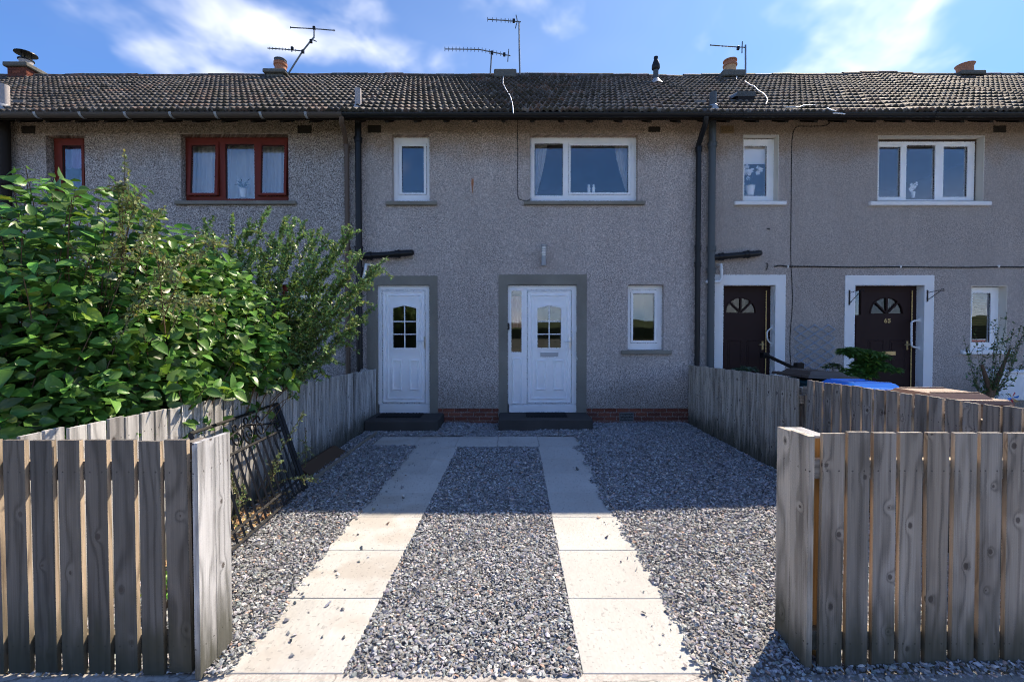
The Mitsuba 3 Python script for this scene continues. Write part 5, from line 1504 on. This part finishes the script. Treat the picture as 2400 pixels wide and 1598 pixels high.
def open_ground(x, y):
    a, b_, c, d_ = strip_edges(y)
    nz = meshkit.noise(np.stack([y * 3.2, 0 * y + 1, 0 * y], -1)); nz2 = meshkit.noise(np.stack([y * 4.5, 0 * y + 7, 0 * y], -1))
    n3 = meshkit.noise(np.stack([x * 45, y * 45, 0 * y], -1))
    sl = 0.01 + 0.085 * nz * np.clip((5.2 - y) / 2.0, 0.25, 1) + (n3 - 0.5) * 0.05
    sr = 0.015 + 0.10 * nz2 * np.clip((y - 2.2) / 1.0, 0.2, 1) + (n3 - 0.5) * 0.05
    in_strip = ((x > a + sl) & (x < b_ + 0.002)) | ((x > c - 0.002) & (x < d_ - sr))
    slabs = in_strip & (y < 6.97)
    row = (x > -2.03 + 0.02 * n3) & (x < 1.0 - 0.05 * nz2) & (y > 6.362 + 0.02 * (n3 - 0.5) * (x < -1.4)) & (y < 6.975)
    steps = ((x > -2.45) & (x < X(1025, 986, 7.34) + 0.01) & (y > 7.33)) | ((x > X(1168, 984, 7.42) - 0.01) & (x < X(1390, 984, 7.42) + 0.01) & (y > 7.41))
    return ~(slabs | row | steps)


def stones(x0, x1, y0, y1, pitch, rad, layers=1):
    out = []
    for l in range(layers):
        gx, gy = np.meshgrid(np.arange(x0, x1, pitch), np.arange(y0, y1, pitch))
        x = (gx + rng.uniform(-0.55, 0.55, gx.shape) * pitch).ravel(); y = (gy + rng.uniform(-0.55, 0.55, gx.shape) * pitch).ravel()
        k_ = open_ground(x, y) & (x > x0) & (x < x1) & (y > y0 - 0.01) & (y < y1)
        if l: k_ &= rng.random(len(x)) < 0.55
        x, y = x[k_], y[k_]
        r = rad * np.exp(rng.normal(size=len(x)) * 0.24)
        z = gravel_height(x, y) + rng.uniform(-0.004, 0.003, len(x)) + l * rad * 0.30
        a, b_, c, d_ = strip_edges(y)
        on = (((x > a) & (x < b_)) | ((x > c) & (x < d_)) | ((x > -2.03) & (x < 1.0) & (y > 6.36))) & (y < 6.97)
        z = np.where(on, np.maximum(z, r * 0.45), z)
        out.append((x, y, z, r))
    return [np.concatenate(q) for q in zip(*out)]


sets = [stones(0.96, 3.12, 2.03, 2.105, 0.018, 0.0105, 1), stones(FL + 0.03, 3.12, 2.105, 3.3, 0.018, 0.0108, 2), stones(FL + 0.03, 3.12, 3.3, 5.0, 0.0205, 0.0122, 2), stones(FL + 0.03, 3.12, 5.0, 8.03, 0.025, 0.0145, 2), stones(3.2, 5.4, 2.2, 4.0, 0.034, 0.019, 1)]
# strays on the slabs
sx, sy = [], []
for i in range(150):
    y = 2.15 + rng.random() ** 1.3 * 4.5
    a, b_, c, d_ = strip_edges(y)
    x = a + 0.02 + abs(rng.normal()) * 0.16 if rng.random() < 0.68 else d_ - 0.02 - abs(rng.normal()) * 0.11
    if rng.random() < 0.12: x = rng.uniform(a, b_)
    if a < x < b_ or c < x < d_: sx.append(x); sy.append(y)
sx, sy = np.array(sx), np.array(sy)
sr = 0.0105 * np.exp(rng.normal(size=len(sx)) * 0.35)
sets.append([sx, sy, sr * 0.5, sr])
x, y, z, r = [np.concatenate(q) for q in zip(*sets)]
n = len(x)
col = np.array([0.262, 0.272, 0.284])[None] * np.exp(rng.normal(size=(n, 1)) * 0.30) * np.exp(rng.normal(size=(n, 3)) * 0.04)
t = rng.random(n)
w_ = t < 0.035; col[w_] = np.array([0.52, 0.46, 0.42]) * np.exp(rng.normal(size=(w_.sum(), 1)) * 0.2)
w_ = (t > 0.145) & (t < 0.17); col[w_] = np.array([0.44, 0.31, 0.25]) * np.exp(rng.normal(size=(w_.sum(), 1)) * 0.25)
w_ = (t > 0.17) & (t < 0.30); col[w_] = np.array([0.10, 0.105, 0.11])
w_ = (t > 0.30) & (t < 0.34); col[w_] = np.array([0.55, 0.55, 0.54])
col = np.clip(col, 0.03, 0.7)
rot = rand_rot(n, rng)
flat = norm(np.stack([rng.normal(size=n), rng.normal(size=n), 0.22 * rng.normal(size=n)], 1))
rf = frames(flat, np.tile([0, 0, 1.0], (n, 1)) + rng.normal(size=(n, 3)) * 0.30)
rot = np.where((rng.random(n) < 0.86)[:, None, None], rf, rot)
v, f, c_ = scatter(ST, np.stack([x, y, z], 1), rot, np.repeat(r[:, None], 3, 1) * 1.25, col, rng.integers(0, len(ST), n))
k = thing('gravel', 'grey chipped gravel spread over the drive between and beside the paving slabs', 'gravel', kind='stuff')
print('gravel triangles', len(f), 'stones', n)
put(k, (v, f), 'vcol', color=c_)
# leaf litter under the gate
k = thing('leaf_litter', 'tan dry leaves and chips on the soil under the leaning gate', 'leaf litter', kind='stuff')
n = 500
p = np.stack([rng.uniform(FL + 0.03, -2.12, n), rng.uniform(3.0, 4.5, n), rng.uniform(0.02, 0.045, n)], 1)
v, f, c_ = scatter(TINY, p, frames(norm(rng.normal(size=(n, 3)) * np.array([1, 1, 0.2])), np.tile([0, 0, 1.0], (n, 1)) + rng.normal(size=(n, 3)) * 0.3), np.repeat(rng.uniform(0.02, 0.06, (n, 1)), 3, 1), leafcol(n, rng, (0.38, 0.25, 0.12), 0.3, 0), rng.integers(0, 2, n))
put(k, (v, f), 'vcol', color=c_)

# ---------------------------------------------------------------- across the road, seen only in the panes
k = thing('distant_trees', 'dark line of trees and roofs across the road', 'trees', kind='stuff')
xs = np.linspace(-260, 260, 240)
hh = 3.2 + 3.4 * meshkit.fbm(np.stack([xs * 0.06, 0 * xs, 0 * xs], 1), 4) + 0.8 * meshkit.noise(np.stack([xs * 0.9, 0 * xs, 0 * xs], 1))
V = np.array([(a, -95 + 6 * math.sin(a * 0.05), zz) for a, b_ in zip(xs, hh) for zz in (-1, b_ * 0.6, b_)] + [(a, -101 + 6 * math.sin(a * 0.05), -1) for a in xs])
V[1:720:3, 1] += 2.5
F = []
for i in range(239):
    for j in range(2):
        a = 3 * i + j
        F += [(a, a + 3, a + 4), (a, a + 4, a + 1)]
    F += [(3 * i + 2, 3 * i + 5, 720 + i + 1), (3 * i + 2, 720 + i + 1, 720 + i)]
put(k, (V, np.array(F)), 'far_green')
